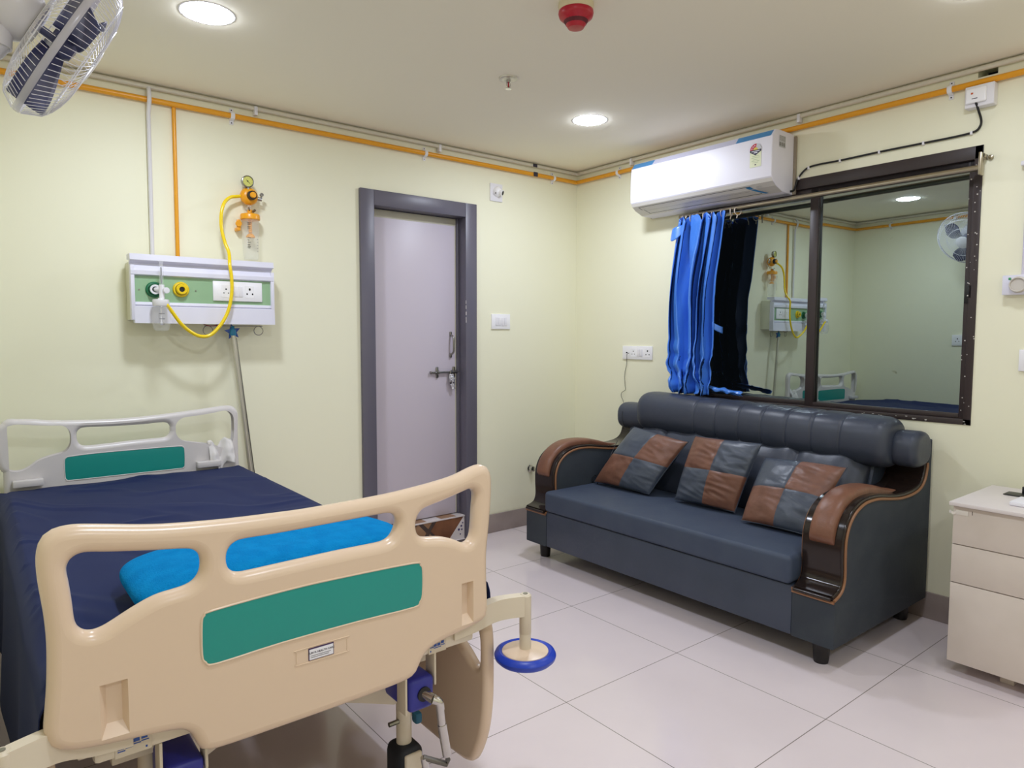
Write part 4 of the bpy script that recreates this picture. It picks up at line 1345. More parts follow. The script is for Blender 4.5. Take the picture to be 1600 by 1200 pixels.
def end_board(x0, yc, fac, mats, out, holes, insert, name, parent):
    """moulded end board standing in the plane y = yc; fac = +-1: the face with the insert looks to -y or +y"""
    me = board_mesh(out, holes, 0.042, 0.0190, 4)
    M = Matrix(((1, 0, 0, x0), (0, 0, -1, yc), (0, 1, 0, 0), (0, 0, 0, 1)))
    b = MB().mesh(me, M)
    # thickened rim under the hand openings
    o = b.build(name, mats, parent, angle=50, flat_axis=1)
    # two-tone insert, let into both faces
    for s_ in (-1, 1):
        ins = board_mesh(insert, [], 0.004, 0.0015, 3)
        MB().mesh(ins, Matrix(((1, 0, 0, x0), (0, 0, -1, yc + s_ * 0.0198), (0, 1, 0, 0), (0, 0, 0, 1)))).build('coloured_insert', TEAL, o)
    rim = MB()
    rp = catmull([(x0 + u, yc + fac * 0.0210, z) for u, z in insert], 3, True)
    rim.tube(rp, 0.0022, 6, True)
    rim.build('insert_rim', mats, o)
    return o


YB = -2.131
fb = end_board(BX, YB, -1, ABS, OUT, [LH, MH, RH], TI, 'footboard', bed)
# boolean pockets
cut = MB()
for (u0, u1, z0, z1) in ((-0.394, -0.350, 0.562, 0.660), (0.333, 0.368, 0.566, 0.669)):
    x0, x1 = BX + u0, BX + u1
    yf = YB - 0.026
    yb_ = YB - 0.006
    t = bmesh.new()
    F = [t.verts.new(p) for p in ((x0 - 0.002, yf, z0 - 0.003), (x1 + 0.002, yf, z0 - 0.003), (x1 + 0.002, yf, z1 + 0.002), (x0 - 0.002, yf, z1 + 0.002))]
    Bk = [t.verts.new(p) for p in ((x0 + 0.012, yb_, z0 + 0.024), (x1 - 0.008, yb_, z0 + 0.024), (x1 - 0.008, yb_, z1 - 0.002), (x0 + 0.012, yb_, z1 - 0.002))]
    t.faces.new(F[::-1]); t.faces.new(Bk)
    for k in range(4):
        t.faces.new((F[k], F[(k + 1) % 4], Bk[(k + 1) % 4], Bk[k]))
    bmesh.ops.recalc_face_normals(t, faces=t.faces)
    cut._merge(t)
cutter = cut.build('cutter', ABS, bed)
md = fb.modifiers.new('pocket', 'BOOLEAN'); md.operation = 'DIFFERENCE'; md.object = cutter; md.solver = 'EXACT'
dg = bpy.context.evaluated_depsgraph_get(); dg.update()
me2 = bpy.data.meshes.new_from_object(fb.evaluated_get(dg))
fb.modifiers.clear()
if len(me2.polygons) > 50:
    t = bmesh.new(); t.from_mesh(me2)
    bmesh.ops.remove_doubles(t, verts=t.verts, dist=1e-5)
    t.normal_update()
    for e in t.edges:
        if len(e.link_faces) == 2:
            c = [abs(f.normal[1]) > 0.9995 for f in e.link_faces]
            e.smooth = not (c[0] != c[1] or e.calc_face_angle(0) > math.radians(30))
    t.to_mesh(me2); t.free()
    fb.data = me2
bpy.data.objects.remove(cutter)

# maker's label in its shallow frame
b = MB()
P = catmull([(BX + u, YB - 0.0212, z) for u, z in ((-0.055, 0.624), (0.045, 0.624), (0.048, 0.620), (0.048, 0.596), (0.044, 0.593), (-0.054, 0.594), (-0.058, 0.598), (-0.058, 0.620))], 3, True)
b.tube(P, 0.0012, 6, True)
b.build('label_frame', ABS, fb)
lb = MB(0)
y_ = YB - 0.0222
lb.box((BX - 0.034, y_, 0.5965), (BX + 0.019, YB - 0.0205, 0.6215), 0.0003)
lb.mi = 1
lb.box((BX - 0.0325, y_ - 0.0004, 0.598), (BX + 0.0175, y_ + 0.0005, 0.6190))
lb.mi = 2
lb.mesh(text_mesh('SURYA HEALTH CARE', 0.0056), frame_m((BX - 0.0075, y_ - 0.0006, 0.6115), (1, 0, 0), (0, 0, 1)))
for k in range(2):
    lb.box((BX - 0.030, y_ - 0.0008, 0.6055 - 0.0035 * k), (BX + 0.012 - 0.004 * k, y_, 0.6062 - 0.0035 * k))
lb.build('maker_label', [PURPLE, PAPER, LTEXT], fb, smooth=False, label='white maker label with violet border')

# headboard: same board, seen from its inner side
HOUT = [(-u * 0.985 - 0.022, z - 0.006) for u, z in OUT]
HLH = [(-0.434, 0.852), (-0.430, 0.868), (-0.412, 0.878), (-0.36, 0.877), (-0.30, 0.868), (-0.255, 0.865), (-0.241, 0.852), (-0.240, 0.820), (-0.243, 0.798), (-0.258, 0.789), (-0.300, 0.780), (-0.340, 0.766), (-0.372, 0.742), (-0.392, 0.732), (-0.412, 0.732), (-0.425, 0.745), (-0.430, 0.790)]
HRH = [(0.186, 0.836), (0.190, 0.855), (0.208, 0.864), (0.270, 0.869), (0.330, 0.876), (0.375, 0.884), (0.392, 0.878), (0.397, 0.862), (0.396, 0.800), (0.392, 0.765), (0.383, 0.752), (0.360, 0.752), (0.335, 0.765), (0.290, 0.777), (0.240, 0.787), (0.206, 0.796), (0.190, 0.810)]
HMH = [(-0.200, 0.840), (-0.196, 0.858), (-0.180, 0.867), (-0.080, 0.864), (0.03, 0.863), (0.125, 0.866), (0.144, 0.859), (0.150, 0.846), (0.148, 0.818), (0.136, 0.803), (0.118, 0.799), (0.0, 0.797), (-0.090, 0.793), (-0.172, 0.791), (-0.190, 0.797), (-0.198, 0.812)]
HTI = [(-0.247, 0.738), (-0.240, 0.751), (-0.225, 0.755), (-0.136, 0.759), (0.03, 0.759), (0.175, 0.757), (0.196, 0.751), (0.202, 0.739), (0.202, 0.672), (0.194, 0.660), (0.175, 0.657), (-0.02, 0.657), (-0.225, 0.657), (-0.241, 0.661), (-0.247, 0.675)]
HOUT2 = [(-0.445, 0.60), (-0.43, 0.575), (-0.37, 0.549), (-0.25, 0.533), (-0.23, 0.495), (-0.19, 0.476), (0, 0.475), (0.19, 0.476), (0.235, 0.50), (0.25, 0.533), (0.37, 0.549), (0.425, 0.570), (0.438, 0.60), (0.437, 0.70), (0.437, 0.80), (0.439, 0.880), (0.430, 0.905), (0.411, 0.920), (0.376, 0.923), (0.28, 0.914),
         (0.173, 0.905), (0.05, 0.897), (-0.073, 0.894), (-0.180, 0.898), (-0.295, 0.905), (-0.38, 0.915), (-0.418, 0.920), (-0.438, 0.911), (-0.447, 0.888), (-0.446, 0.80), (-0.446, 0.70)]
YH = -0.155
hb = end_board(BX, YH, -1, ABS2, HOUT2, [HLH, HMH, HRH], HTI, 'headboard', bed)
# frame
fm_ = MB()
for x in (BX - 0.425, BX + 0.425):
    fm_.box((x - 0.02, -1.82, 0.445), (x + 0.02, -0.19, 0.50), 0.006)
fm_.box((BX - 0.40, -2.108, 0.502), (BX + 0.40, -2.065, 0.585), 0.008)
fm_.box((BX - 0.40, -0.22, 0.45), (BX + 0.40, -0.18, 0.50), 0.006)
fm_.box((BX - 0.36, -2.0, 0.43), (BX + 0.36, -1.95, 0.46), 0.004)
fm_.build('bed_frame', BEDMETAL, bed)
MB().box((BX - 0.42, -2.07, 0.500), (BX + 0.42, -0.19, 0.516), 0.003).build('mattress_platform', BEDMETAL, bed)
for x in (-3.125, -2.459):
    MB().box((x - 0.050, -0.215, 0.655), (x + 0.050, -0.178, 0.682), 0.004).build('mattress_stop', ABS2, bed)
# corner bumpers at the foot
for s_ in (1, -1):
    bx = BX + s_ * 0.515 if s_ > 0 else BX - 0.515
    ar = MB()
    P = [(BX + s_ * 0.34, -2.100, 0.545), (BX + s_ * 0.40, -2.105, 0.552), (BX + s_ * 0.44, -2.118, 0.567), (BX + s_ * 0.47, -2.132, 0.574), (BX + s_ * 0.520, -2.150, 0.574)]
    rings = []
    for p in catmull(P, 5):
        rings.append([p + Vector((0, dy, dz)) for dy, dz in ((-0.014, -0.026), (0.014, -0.026), (0.014, 0.026), (-0.014, 0.026))])
    ar.loft(rings)
    ar.lathe([(0.0135, 0), (0.015, 0.002), (0.015, 0.098), (0.011, 0.102), (0, 0.102)], (BX + s_ * 0.526, -2.152, 0.500), (0, 0, 1), 24)
    arm = ar.build('bumper_arm', BEDMETAL, bed)
    MB().lathe([(0.006, 0), (0.006, 0.0015)], (BX + s_ * 0.526, -2.152, 0.602), (0, 0, 1), 12).build('bolt_head', STEEL, arm)
    MB().cyl((BX + s_ * 0.526, -2.152, 0.44), (BX + s_ * 0.526, -2.152, 0.51), 0.0145, 24).build('bumper_post', BEDMETAL, arm)
    MB().lathe([(0, 0.0), (0.058, 0.0), (0.062, 0.010), (0.058, 0.022), (0.015, 0.028), (0, 0.028)], (BX + s_ * 0.526, -2.152, 0.435), (0, 0, 1), 40).build('bumper_disc', ABS, arm)
    MB().lathe([(0.056, -0.004), (0.068, -0.004), (0.076, 0.004), (0.078, 0.012), (0.074, 0.020), (0.066, 0.024), (0.058, 0.020)], (BX + s_ * 0.526, -2.152, 0.435), (0, 0, 1), 48, cap=False).build('bumper_tyre', TYRE, arm)
# blue adjustment pictograms on stickers
for s_, (u0, u1, z0, z1) in ((-1, (-0.368, -0.310, 0.500, 0.546)), (1, (0.270, 0.318, 0.500, 0.546))):
    sk_ = MB(0)
    yy = -2.1095
    sk_.box((BX + u0, yy, z0 + 0.003), (BX + u1, -2.107, z1 - 0.004), 0.0002)
    sk_.mi = 1
    n = 4
    for k in range(n):
        xa = BX + u0 + 0.004 + (u1 - u0 - 0.008) * k / n
        xb = xa + (u1 - u0 - 0.008) / n * 0.8
        zz = z0 + 0.017 + (0.0035 * k if s_ < 0 else 0.003 * abs(k - 1.5)) - (0.002 if s_ < 0 and k == 3 else 0)
        sk_.box((xa, yy - 0.0006, zz), (xb, yy + 0.0005, zz + (0.0065 if k else 0.0075)))
        sk_.box((xa, yy - 0.0006, zz - 0.004), (xb + 0.002, yy + 0.0005, zz - 0.0022))
    sk_.box((BX + (u1 if s_ < 0 else u0 + 0.014) - 0.010, yy - 0.0006, z0 + 0.008), (BX + (u1 if s_ < 0 else u0 + 0.014) - 0.007, yy + 0.0005, z0 + 0.0115))
    sk_.build('pictogram_sticker', [mat('sticker_film', (206, 194, 172), 0.3), LBLUE], bed, smooth=False, label='sticker with blue bed pictogram')


# legs, casters
def leg_set(x, y):
    lg = MB().cyl((x, y, 0.175), (x, y, 0.44), 0.0195, 20).lathe([(0.026, 0), (0.026, 0.02)], (x, y, 0.185), (0, 0, 1), 20).build('leg', BEDMETAL, bed)
    cs = MB().lathe([(0.0, -0.012), (0.036, -0.012), (0.040, -0.008), (0.040, 0.008), (0.036, 0.012), (0.0, 0.012)], (x, y - 0.0, 0.0625), (1, 0, 0), 32)
    cs = MB()
    cs.lathe([(0.048, -0.017), (0.061, -0.015), (0.0625, 0), (0.061, 0.015), (0.048, 0.017)], (x, y, 0.0625), (0.55, 1, 0), 36)
    ty = cs.build('caster_wheel', RUBBER, lg)
    MB().lathe([(0.0, -0.030), (0.030, -0.028), (0.050, -0.020), (0.050, 0.020), (0.030, 0.028), (0.0, 0.030)], (x, y, 0.0625), (0.55, 1, 0), 32).build('hub_cover', BEDMETAL, ty)
    hc = MB()
    hc.box((x - 0.036, y - 0.045, 0.090), (x + 0.036, y + 0.040, 0.215), 0.022, 4)
    hc.build('caster_fork', RUBBER, lg)
    MB().box((x - 0.024, y - 0.051, 0.095), (x + 0.024, y - 0.040, 0.205), 0.010, 3).build('fork_cover', BEDMETAL, lg)
    MB().box((x + 0.018, y - 0.03, 0.262), (x + 0.038, y - 0.005, 0.290), 0.006).build('brake_lever', mat('brake_teal', (20, 86, 110), 0.5), lg)
    MB().cyl((x - 0.045, y - 0.005, 0.275), (x - 0.018, y - 0.005, 0.275), 0.006, 8).build('bolt', STEEL, lg)


for x in (BX + 0.290, BX - 0.290):
    for y in (-1.955, -0.38):
        leg_set(x, y)
b = MB()
for s_ in (1, -1):
    rings = []
    for p, hh in (((BX + s_ * 0.04, -1.72, 0.40), 0.030), ((BX + s_ * 0.13, -1.90, 0.385), 0.030), ((BX + s_ * 0.282, -1.955, 0.350), 0.030)):
        p = Vector(p)
        rings.append([p + Vector((dx, 0, dz)) for dx, dz in ((-0.02, -hh), (0.02, -hh), (0.02, hh), (-0.02, hh))])
    b.loft(rings)
b.box((BX - 0.30, -1.74, 0.37), (BX + 0.30, -1.70, 0.43), 0.004)
b.box((BX - 0.28, -0.40, 0.36), (BX + 0.28, -0.36, 0.42), 0.004)
b.box((BX - 0.02, -1.72, 0.38), (BX + 0.02, -0.38, 0.42), 0.004)
b.build('lift_linkage', BEDMETAL, bed)
# cranks
def crank(x, folded=0.0):
    c = MB().box((x - 0.034, -2.105, 0.372), (x + 0.034, -1.98, 0.450), 0.012, 3).build('crank_housing', CBLUE, bed)
    MB().lathe([(0.017, 0), (0.017, 0.004), (0.012, 0.004)], (x + 0.004, -2.105, 0.412), (0, -1, 0), 24).build('crank_socket', BLACK, c)
    k = MB()
    k.cyl((x + 0.004, -2.10, 0.412), (x + 0.016, -2.128, 0.405), 0.011, 18)
    k.tube(catmull([(x + 0.014, -2.128, 0.405), (x + 0.026, -2.135, 0.398), (x + 0.030, -2.135, 0.380)], 4), 0.0105, 14)
    k.cyl((x + 0.029, -2.135, 0.382), (x + 0.034, -2.135, 0.340), 0.0095, 16)
    k.cyl((x + 0.034, -2.135, 0.342), (x + 0.048, -2.135, 0.262), 0.0110, 18)
    k.build('crank_handle', CHROME, c)
    k = MB()
    k.tube([(x + 0.050, -2.135, 0.250), (x + 0.052, -2.13, 0.235), (x + 0.004, -2.10, 0.255)], 0.0065, 10)
    k.build('crank_lever', mat('dull_steel', (120, 116, 110), 0.5, metal=0.7), c)
    k = MB()
    k.cyl((x + 0.006, -2.10, 0.255), (x + 0.024, -2.10, 0.16), 0.0085, 14)
    k.build('crank_grip', CHROME, c)
    MB().box((x - 0.042, -2.10, 0.37), (x - 0.036, -2.06, 0.50), 0.002).build('hanger_bracket', BEDMETAL, c)
    MB().box((x + 0.036, -2.10, 0.42), (x + 0.042, -2.06, 0.51), 0.002).build('hanger_bracket', BEDMETAL, c)


crank(-2.500)
crank(-3.010)


# side rails, folded down
def side_rail(x, ya, yb_, parent, th=0.034):
    """moulded rail lying in the plane x, from ya (near end) to yb"""
    L = yb_ - ya
    out = [(0.0, 0.40), (0.002, 0.48), (0.012, 0.520), (0.05, 0.548), (0.25, 0.562), (L - 0.15, 0.565), (L - 0.03, 0.550), (L - 0.005, 0.52), (L, 0.40), (L - 0.01, 0.26), (L - 0.05, 0.15), (L - 0.10, 0.122),
           (L * 0.5, 0.115), (0.20, 0.115), (0.12, 0.118), (0.088, 0.122), (0.058, 0.140), (0.022, 0.215), (0.004, 0.30)]
    h1 = [(0.030, 0.46), (0.038, 0.497), (0.075, 0.517), (0.20, 0.527), (0.31, 0.527), (0.332, 0.512), (0.31, 0.485), (0.24, 0.470), (0.16, 0.450), (0.10, 0.422), (0.062, 0.396), (0.044, 0.390), (0.032, 0.400)]
    h2 = [(L - 0.032, 0.48), (L - 0.050, 0.510), (L - 0.11, 0.522), (L - 0.20, 0.524), (L - 0.24, 0.515), (L - 0.245, 0.495), (L - 0.20, 0.472), (L - 0.11, 0.442), (L - 0.05, 0.425), (L - 0.034, 0.440)]
    me = board_mesh(out, [h1, h2], th, th * 0.42, 4)
    M = Matrix(((0, 0, 1, x), (1, 0, 0, ya), (0, 1, 0, 0), (0, 0, 0, 1)))
    o = MB().mesh(me, M).build('side_rail', ABS, parent, angle=50, flat_axis=0)
    b = MB()
    b.box((x - 0.002, ya + 0.16, 0.20), (x + th * 0.53, ya + 0.20, 0.40), 0.003)
    b.build('rib', ABS, o)
    MB().box((min(x, BX + (x - BX) * 0.93) , ya + 0.50, 0.44), (max(x, BX + (x - BX) * 0.93), ya + 0.57, 0.48), 0.004).build('rail_mount', BEDMETAL, o)
    return o


side_rail(-2.292, -2.092, -1.18, bed)
side_rail(-2.292, -1.05, -0.30, bed)
side_rail(-3.216, -2.080, -1.18, bed, 0.018)
side_rail(-3.216, -1.05, -0.30, bed, 0.018)

# mattress, sheet, pillow
MB().box((BX - 0.44, -2.095, 0.517), (BX + 0.432, -0.195, 0.632), 0.03, 4).build('mattress', MATT,
    label='thin pale mattress under the navy sheet on the hospital bed', cat='mattress')


def sheet(u, v):
    # u across from the left hem over the top to the right hem, v from the head (0) to the foot (1)
    y = -0.197 + (-2.103 + 0.197) * v
    hl = 0.46 + 0.02 * math.sin(9 * v)       # left drop
    hr = 0.105
    W = 0.900
    R = 0.03
    tot = hl + W + hr
    s_ = u * tot
    xl, xr, zt = BX - 0.458, BX + 0.446, 0.641
    if s_ < hl:
        x = xl - 0.014 - 0.030 * (1 - s_ / hl) * (0.7 + 0.3 * math.sin(18 * v))
        z = zt - (hl - s_)
        q = 1 - s_ / hl
        x += 0.008 * q * math.sin(22 * v + 2 * math.sin(7 * v))
        x = max(x, -3.275)
        drop = (hl - s_)
        if drop < R:
            x += (R - drop) * 0.45
        return Vector((x, y, z))
    if s_ > hl + W:
        d = s_ - hl - W
        x = xr + 0.004 + 0.008 * math.sin(20 * v) * d / hr
        if d < R:
            x -= (R - d) * 0.25
        return Vector((x, y, zt - d))
    t = (s_ - hl) / W
    x = xl + 0.010 + (xr - xl - 0.017) * t
    z = zt
    z += 0.030 * max(0.0, 1 - t * 7) ** 1.5 * min(1, (1 - v) * 6) * min(1, v * 6)
    # soft rounding to the edges
    e = min(t, 1 - t) * W
    if e < R:
        z -= (R - e) ** 2 / R * 0.35
    # wrinkles running across the bed
    wx = 0.5 * noise.noise(Vector((x * 3, y * 3, 11)))
    p = Vector((x * 2.6, y * 5 + x * 2.2 + wx * 3, 0.3))
    wr = noise.noise(p) * 0.6 + noise.noise(Vector((x * 3.4 + y * 1.2, y * 9 - x * 4 + wx * 5, 2.0))) * 0.5
    big = noise.noise(Vector((x * 1.6, y * 2.6, 8)))
    z += 0.0022 * wr + 0.009 * big
    rd = noise.noise(Vector((x * 1.8 + 4, y * 4 + x * 2.5 + wx * 2, 5)))
    z += 0.006 * max(0, 1 - abs(rd) * 8)
    if v < 0.03:
        z += 0.010 * math.exp(-((x + 2.72) / 0.06) ** 2) * (1 - v / 0.03)
    return Vector((x, y, max(z, 0.634)))


MB().grid(sheet, 150, 190).build('bed_sheet', NAVY, label='navy cotton sheet spread over the mattress of the hospital bed', cat='bed sheet', solid=0.002, angle=80)


def pillow(u, v):
    # flattened superellipsoid around the pillow centre
    a = u * 2 * PI
    b_ = (v - 0.5) * PI
    def sgp(c, e):
        return math.copysign(abs(c) ** e, c)
    x = sgp(math.cos(a), 0.32) * sgp(math.cos(b_), 0.55)
    y = sgp(math.sin(a), 0.35) * sgp(math.cos(b_), 0.55)
    z = sgp(math.sin(b_), 0.8)
    px = -2.712 + 0.335 * x
    py = -1.765 + 0.170 * y + 0.02 * x
    hz = 0.046 + 0.004 * noise.noise(Vector((x * 2, y * 2, 1)))
    pz = 0.696 + hz * z + 0.008 * noise.noise(Vector((x * 1.6, y * 1.5, 4))) * (z + 1) / 2
    return Vector((px, py, pz))


MB().grid(pillow, 96, 40).build('pillow', CYAN, label='flat bright blue towelling pillow lying across the foot of the bed', cat='pillow', angle=80)


# white cloth tied on the right end of the headboard
def cloth(u, v):
    x = -2.452 + 0.106 * u
    a = PI * v
    z = 0.765 - 0.105 * abs(v - 0.5) * 2 - 0.030 * math.exp(-((u - 0.40) / 0.14) ** 2) + 0.012 * math.exp(-((u - 0.72) / 0.16) ** 2)
    y = YH - 0.042 * math.cos(a) - (0.004 if v < 0.5 else -0.004)
    n_ = noise.noise(Vector((u * 5, v * 6, 3)))
    y += 0.010 * n_ - (0.010 * math.sin(u * 9) if v < 0.5 else 0)
    z += 0.006 * noise.noise(Vector((u * 6, v * 5, 9)))
    return Vector((x, y, z))


MB().grid(cloth, 36, 40).build('cloth', mat('white_cotton', (222, 218, 216), 0.85, bump=(150, 0.3, 0.002)), label='crumpled white cloth hung over the right end of the headboard', cat='cloth', solid=0.003, angle=45)

# ------------------------------------------------------------------ sofa
so = empty('sofa', (-0.44, -1.38, 0), 'slate blue leather sofa with dark wood arms below the window', 'sofa')
SBZ, SFX, SBX = 0.095, -0.852, -0.022
PC = [(-0.852, 0.277), (-0.812, 0.290), (-0.786, 0.312), (-0.774, 0.354), (-0.777, 0.423), (-0.776, 0.480), (-0.762, 0.525), (-0.735, 0.561), (-0.689, 0.590), (-0.62, 0.607), (-0.522, 0.606), (-0.41, 0.590), (-0.310, 0.579), (-0.197, 0.580), (-0.125, 0.594), (-0.080, 0.625), (-0.060, 0.668), (-0.056, 0.700)]
PCs = [(p.x, p.y) for p in catmull([(a, b_, 0) for a, b_ in PC], 5)]


def offs(P, d):
    out = []
    for i in range(len(P)):
        a, b_ = Vector(P[max(i - 1, 0)]), Vector(P[min(i + 1, len(P) - 1)])
        t = (b_ - a).normalized()
        out.append((P[i][0] - t.y * d, P[i][1] + t.x * d))
    return out


def arm(yo, yi):
    """one arm: upholstered core between yo (outer) and yi (inner), wood band over it, pad, piping"""
    y0, y1 = min(yo, yi), max(yo, yi)
    poly = [(SFX, SBZ)] + PCs + [(-0.052, 0.76), (-0.045, 0.79), (SBX, 0.80), (SBX, SBZ)]
    root = MB().prism(poly, 1, y0, y1, 0.006, 2).build('arm', LEATHER_D, so, angle=30)
    W1, W0 = offs(PCs, 0.021), offs(PCs, -0.004)
    lo, hi = y0 + 0.012, y1 - 0.012
    rings = []
    for (a, b_) in zip(W1, W0):
        rings.append([(b_[0], lo, b_[1]), (a[0], lo, a[1] - 0.0), ((a[0]), (lo + hi) / 2, a[1]), (a[0], hi, a[1]), (b_[0], hi, b_[1])])
    MB().loft(rings).build('wood_rail', WOOD, root, angle=40)
    # step moulding of the wood edge
    b = MB()
    for yy in (lo, hi):
        b.tube([(a[0], yy, a[1]) for a in offs(PCs, 0.012)], 0.0075, 10)
    b.tube([(SFX - 0.008, lo, 0.284), (SFX - 0.008, hi, 0.284)], 0.0075, 10)
    b.build('wood_moulding', WOOD, root)
    b = MB()
    for yy in (y0 + 0.003, y1 - 0.003):
        b.tube([(a[0], yy, a[1]) for a in offs(PCs, 0.003)], 0.0058, 8)
    b.tube([(SFX - 0.002, y0 + 0.003, 0.272), (SFX - 0.002, y1 - 0.003, 0.272)], 0.0058, 8)
    b.build('piping', PIPING, root)
    # padded brown arm cushion following the rail
    ctr = [(-0.799, 0.468), (-0.792, 0.510), (-0.770, 0.556), (-0.725, 0.600), (-0.660, 0.627), (-0.600, 0.634), (-0.520, 0.632), (-0.41, 0.617), (-0.31, 0.602), (-0.215, 0.600)]
    cs = catmull([(a, b_, 0) for a, b_ in ctr], 5)
    rings = []
    yc_ = (y0 + y1) / 2
    n = len(cs)
    for i, p in enumerate(cs):
        a, b_ = cs[max(i - 1, 0)], cs[min(i + 1, n - 1)]
        t = (b_ - a).normalized()
        nx, nz = -t.y, t.x
        f = i / (n - 1)
        ht = 0.030 * min(1, (f * 14 + 0.25)) * (1 if f < 0.7 else max(0.08, 1 - ((f - 0.7) / 0.3) ** 1.5))
        hw_ = 0.049 * (1 if f < 0.6 else 1 - 0.25 * (f - 0.6) / 0.4)
        ring = []
        for k in range(16):
            an = PI * k / 15
            c_, s__ = math.cos(an), math.sin(an)
            yy = yc_ + hw_ * math.copysign(abs(c_) ** 0.7, c_)
            hh = ht * abs(s__) ** 0.6 - 0.006
            ring.append((p.x + nx * hh, yy, p.y + nz * hh))
        rings.append(ring)
    MB().loft(rings).build('arm_pad', BROWN2, root, angle=60)
    return root


arm(-2.262, -2.093)
arm(-0.500, -0.668)
MB().box((-0.850, -2.0935, SBZ), (-0.30, -0.6675, 0.290), 0.006).build('seat_base', LEATHER, so)
MB().box((-0.868, -2.093, 0.293), (-0.25, -0.668, 0.405), 0.020, 4).build('seat_cushion', SEATL, so)
# back body
MB().prism([(-0.30, SBZ), (SBX, SBZ), (SBX, 0.80), (-0.14, 0.80), (-0.28, 0.42)], 1, -2.093, -0.668, 0.0).build('back_body', LEATHER, so)


def back(u, v):
    # pleated back cushion, u along the sofa, v bottom to top
    ya = -0.712 - 0.07 * v
    y = ya + (-2.075 - ya) * u
    z = 0.395 + 0.345 * v
    x = -0.335 + 0.105 * v - 0.045 * math.sin(PI * min(1, v * 1.05)) ** 0.6
    pl_ = abs(math.sin(u * PI * 5.0 + 0.5))
    x += 0.032 * (1 - pl_) ** 3 * v ** 1.2
    x += 0.008 * noise.noise(Vector((u * 14, v * 4, 3)))
    x += 0.07 * max(0.0, 1 - min(u, 1 - u) / 0.05) ** 2
    z -= 0.05 * max(0.0, 1 - min(u, 1 - u) / 0.05) ** 2 * v
    z -= 0.010 * math.sin(u * PI * 10) * v ** 4
    return Vector((x, y, z))


MB().grid(back, 120, 24).build('back_cushion', ROLL, so, solid=0.01, angle=60)


def rollcs(y0, y1, cx, cz, rx, rz, seams, name, capr=0.05, exp=0.75, sag=0.0):
    rings = []
    N = 420
    for i in range(N + 1):
        f = i / N
        y = y0 + (y1 - y0) * f
        d = min(abs(y - y0), abs(y - y1))
        s_ = 1.0
        if d < capr:
            s_ = math.sqrt(max(0.0, 1 - (1 - d / capr) ** 2)) * 0.35 + 0.65
            if d < 1e-6:
                s_ = 0.62
        dip = sum(math.exp(-((y - q) / 0.006) ** 2) for q in seams)
        soft = sum(math.exp(-((y - q) / 0.03) ** 2) for q in seams)
        s_ *= 1 - 0.045 * dip - 0.018 * soft
        ring = []
        for k in range(28):
            a = 2 * PI * k / 28
            c_, s__ = math.cos(a), math.sin(a)
            ring.append((cx + rx * s_ * math.copysign(abs(c_) ** exp, c_), y, cz - sag * f + rz * s_ * math.copysign(abs(s__) ** exp, s__)))
        rings.append(ring)
    return MB().loft(rings)


SEAMS = [-1.188, -1.320, -1.455, -1.584, -1.712, -1.838, -1.971]
rollcs(-0.775, -2.168, -0.150, 0.812, 0.125, 0.112, SEAMS, 'r', 0.055, 0.75, 0.030).build('headrest_roll', ROLL, so, angle=60)
rollcs(-0.568, -0.795, -0.115, 0.765, 0.088, 0.078, [], 'r', 0.03).build('side_bolster', ROLL, so, angle=60)
rollcs(-2.150, -2.264, -0.112, 0.762, 0.092, 0.078, [], 'r', 0.03).build('side_bolster', ROLL, so, angle=60)
for x, y in ((-0.775, -2.178), (-0.760, -0.560), (-0.10, -2.190), (-0.10, -0.57)):
    MB().lathe([(0.026, 0), (0.028, 0.012), (0.034, 0.105)], (x, y, 0.0), (0, 0, 1), 24).build('leg', LEGM, so)
MB().lathe([(0.008, 0), (0.008, 0.004), (0, 0.006)], (-0.372, -1.232, 0.555), (-1, 0, 0.2), 14).build('back_button', CHROME, so)


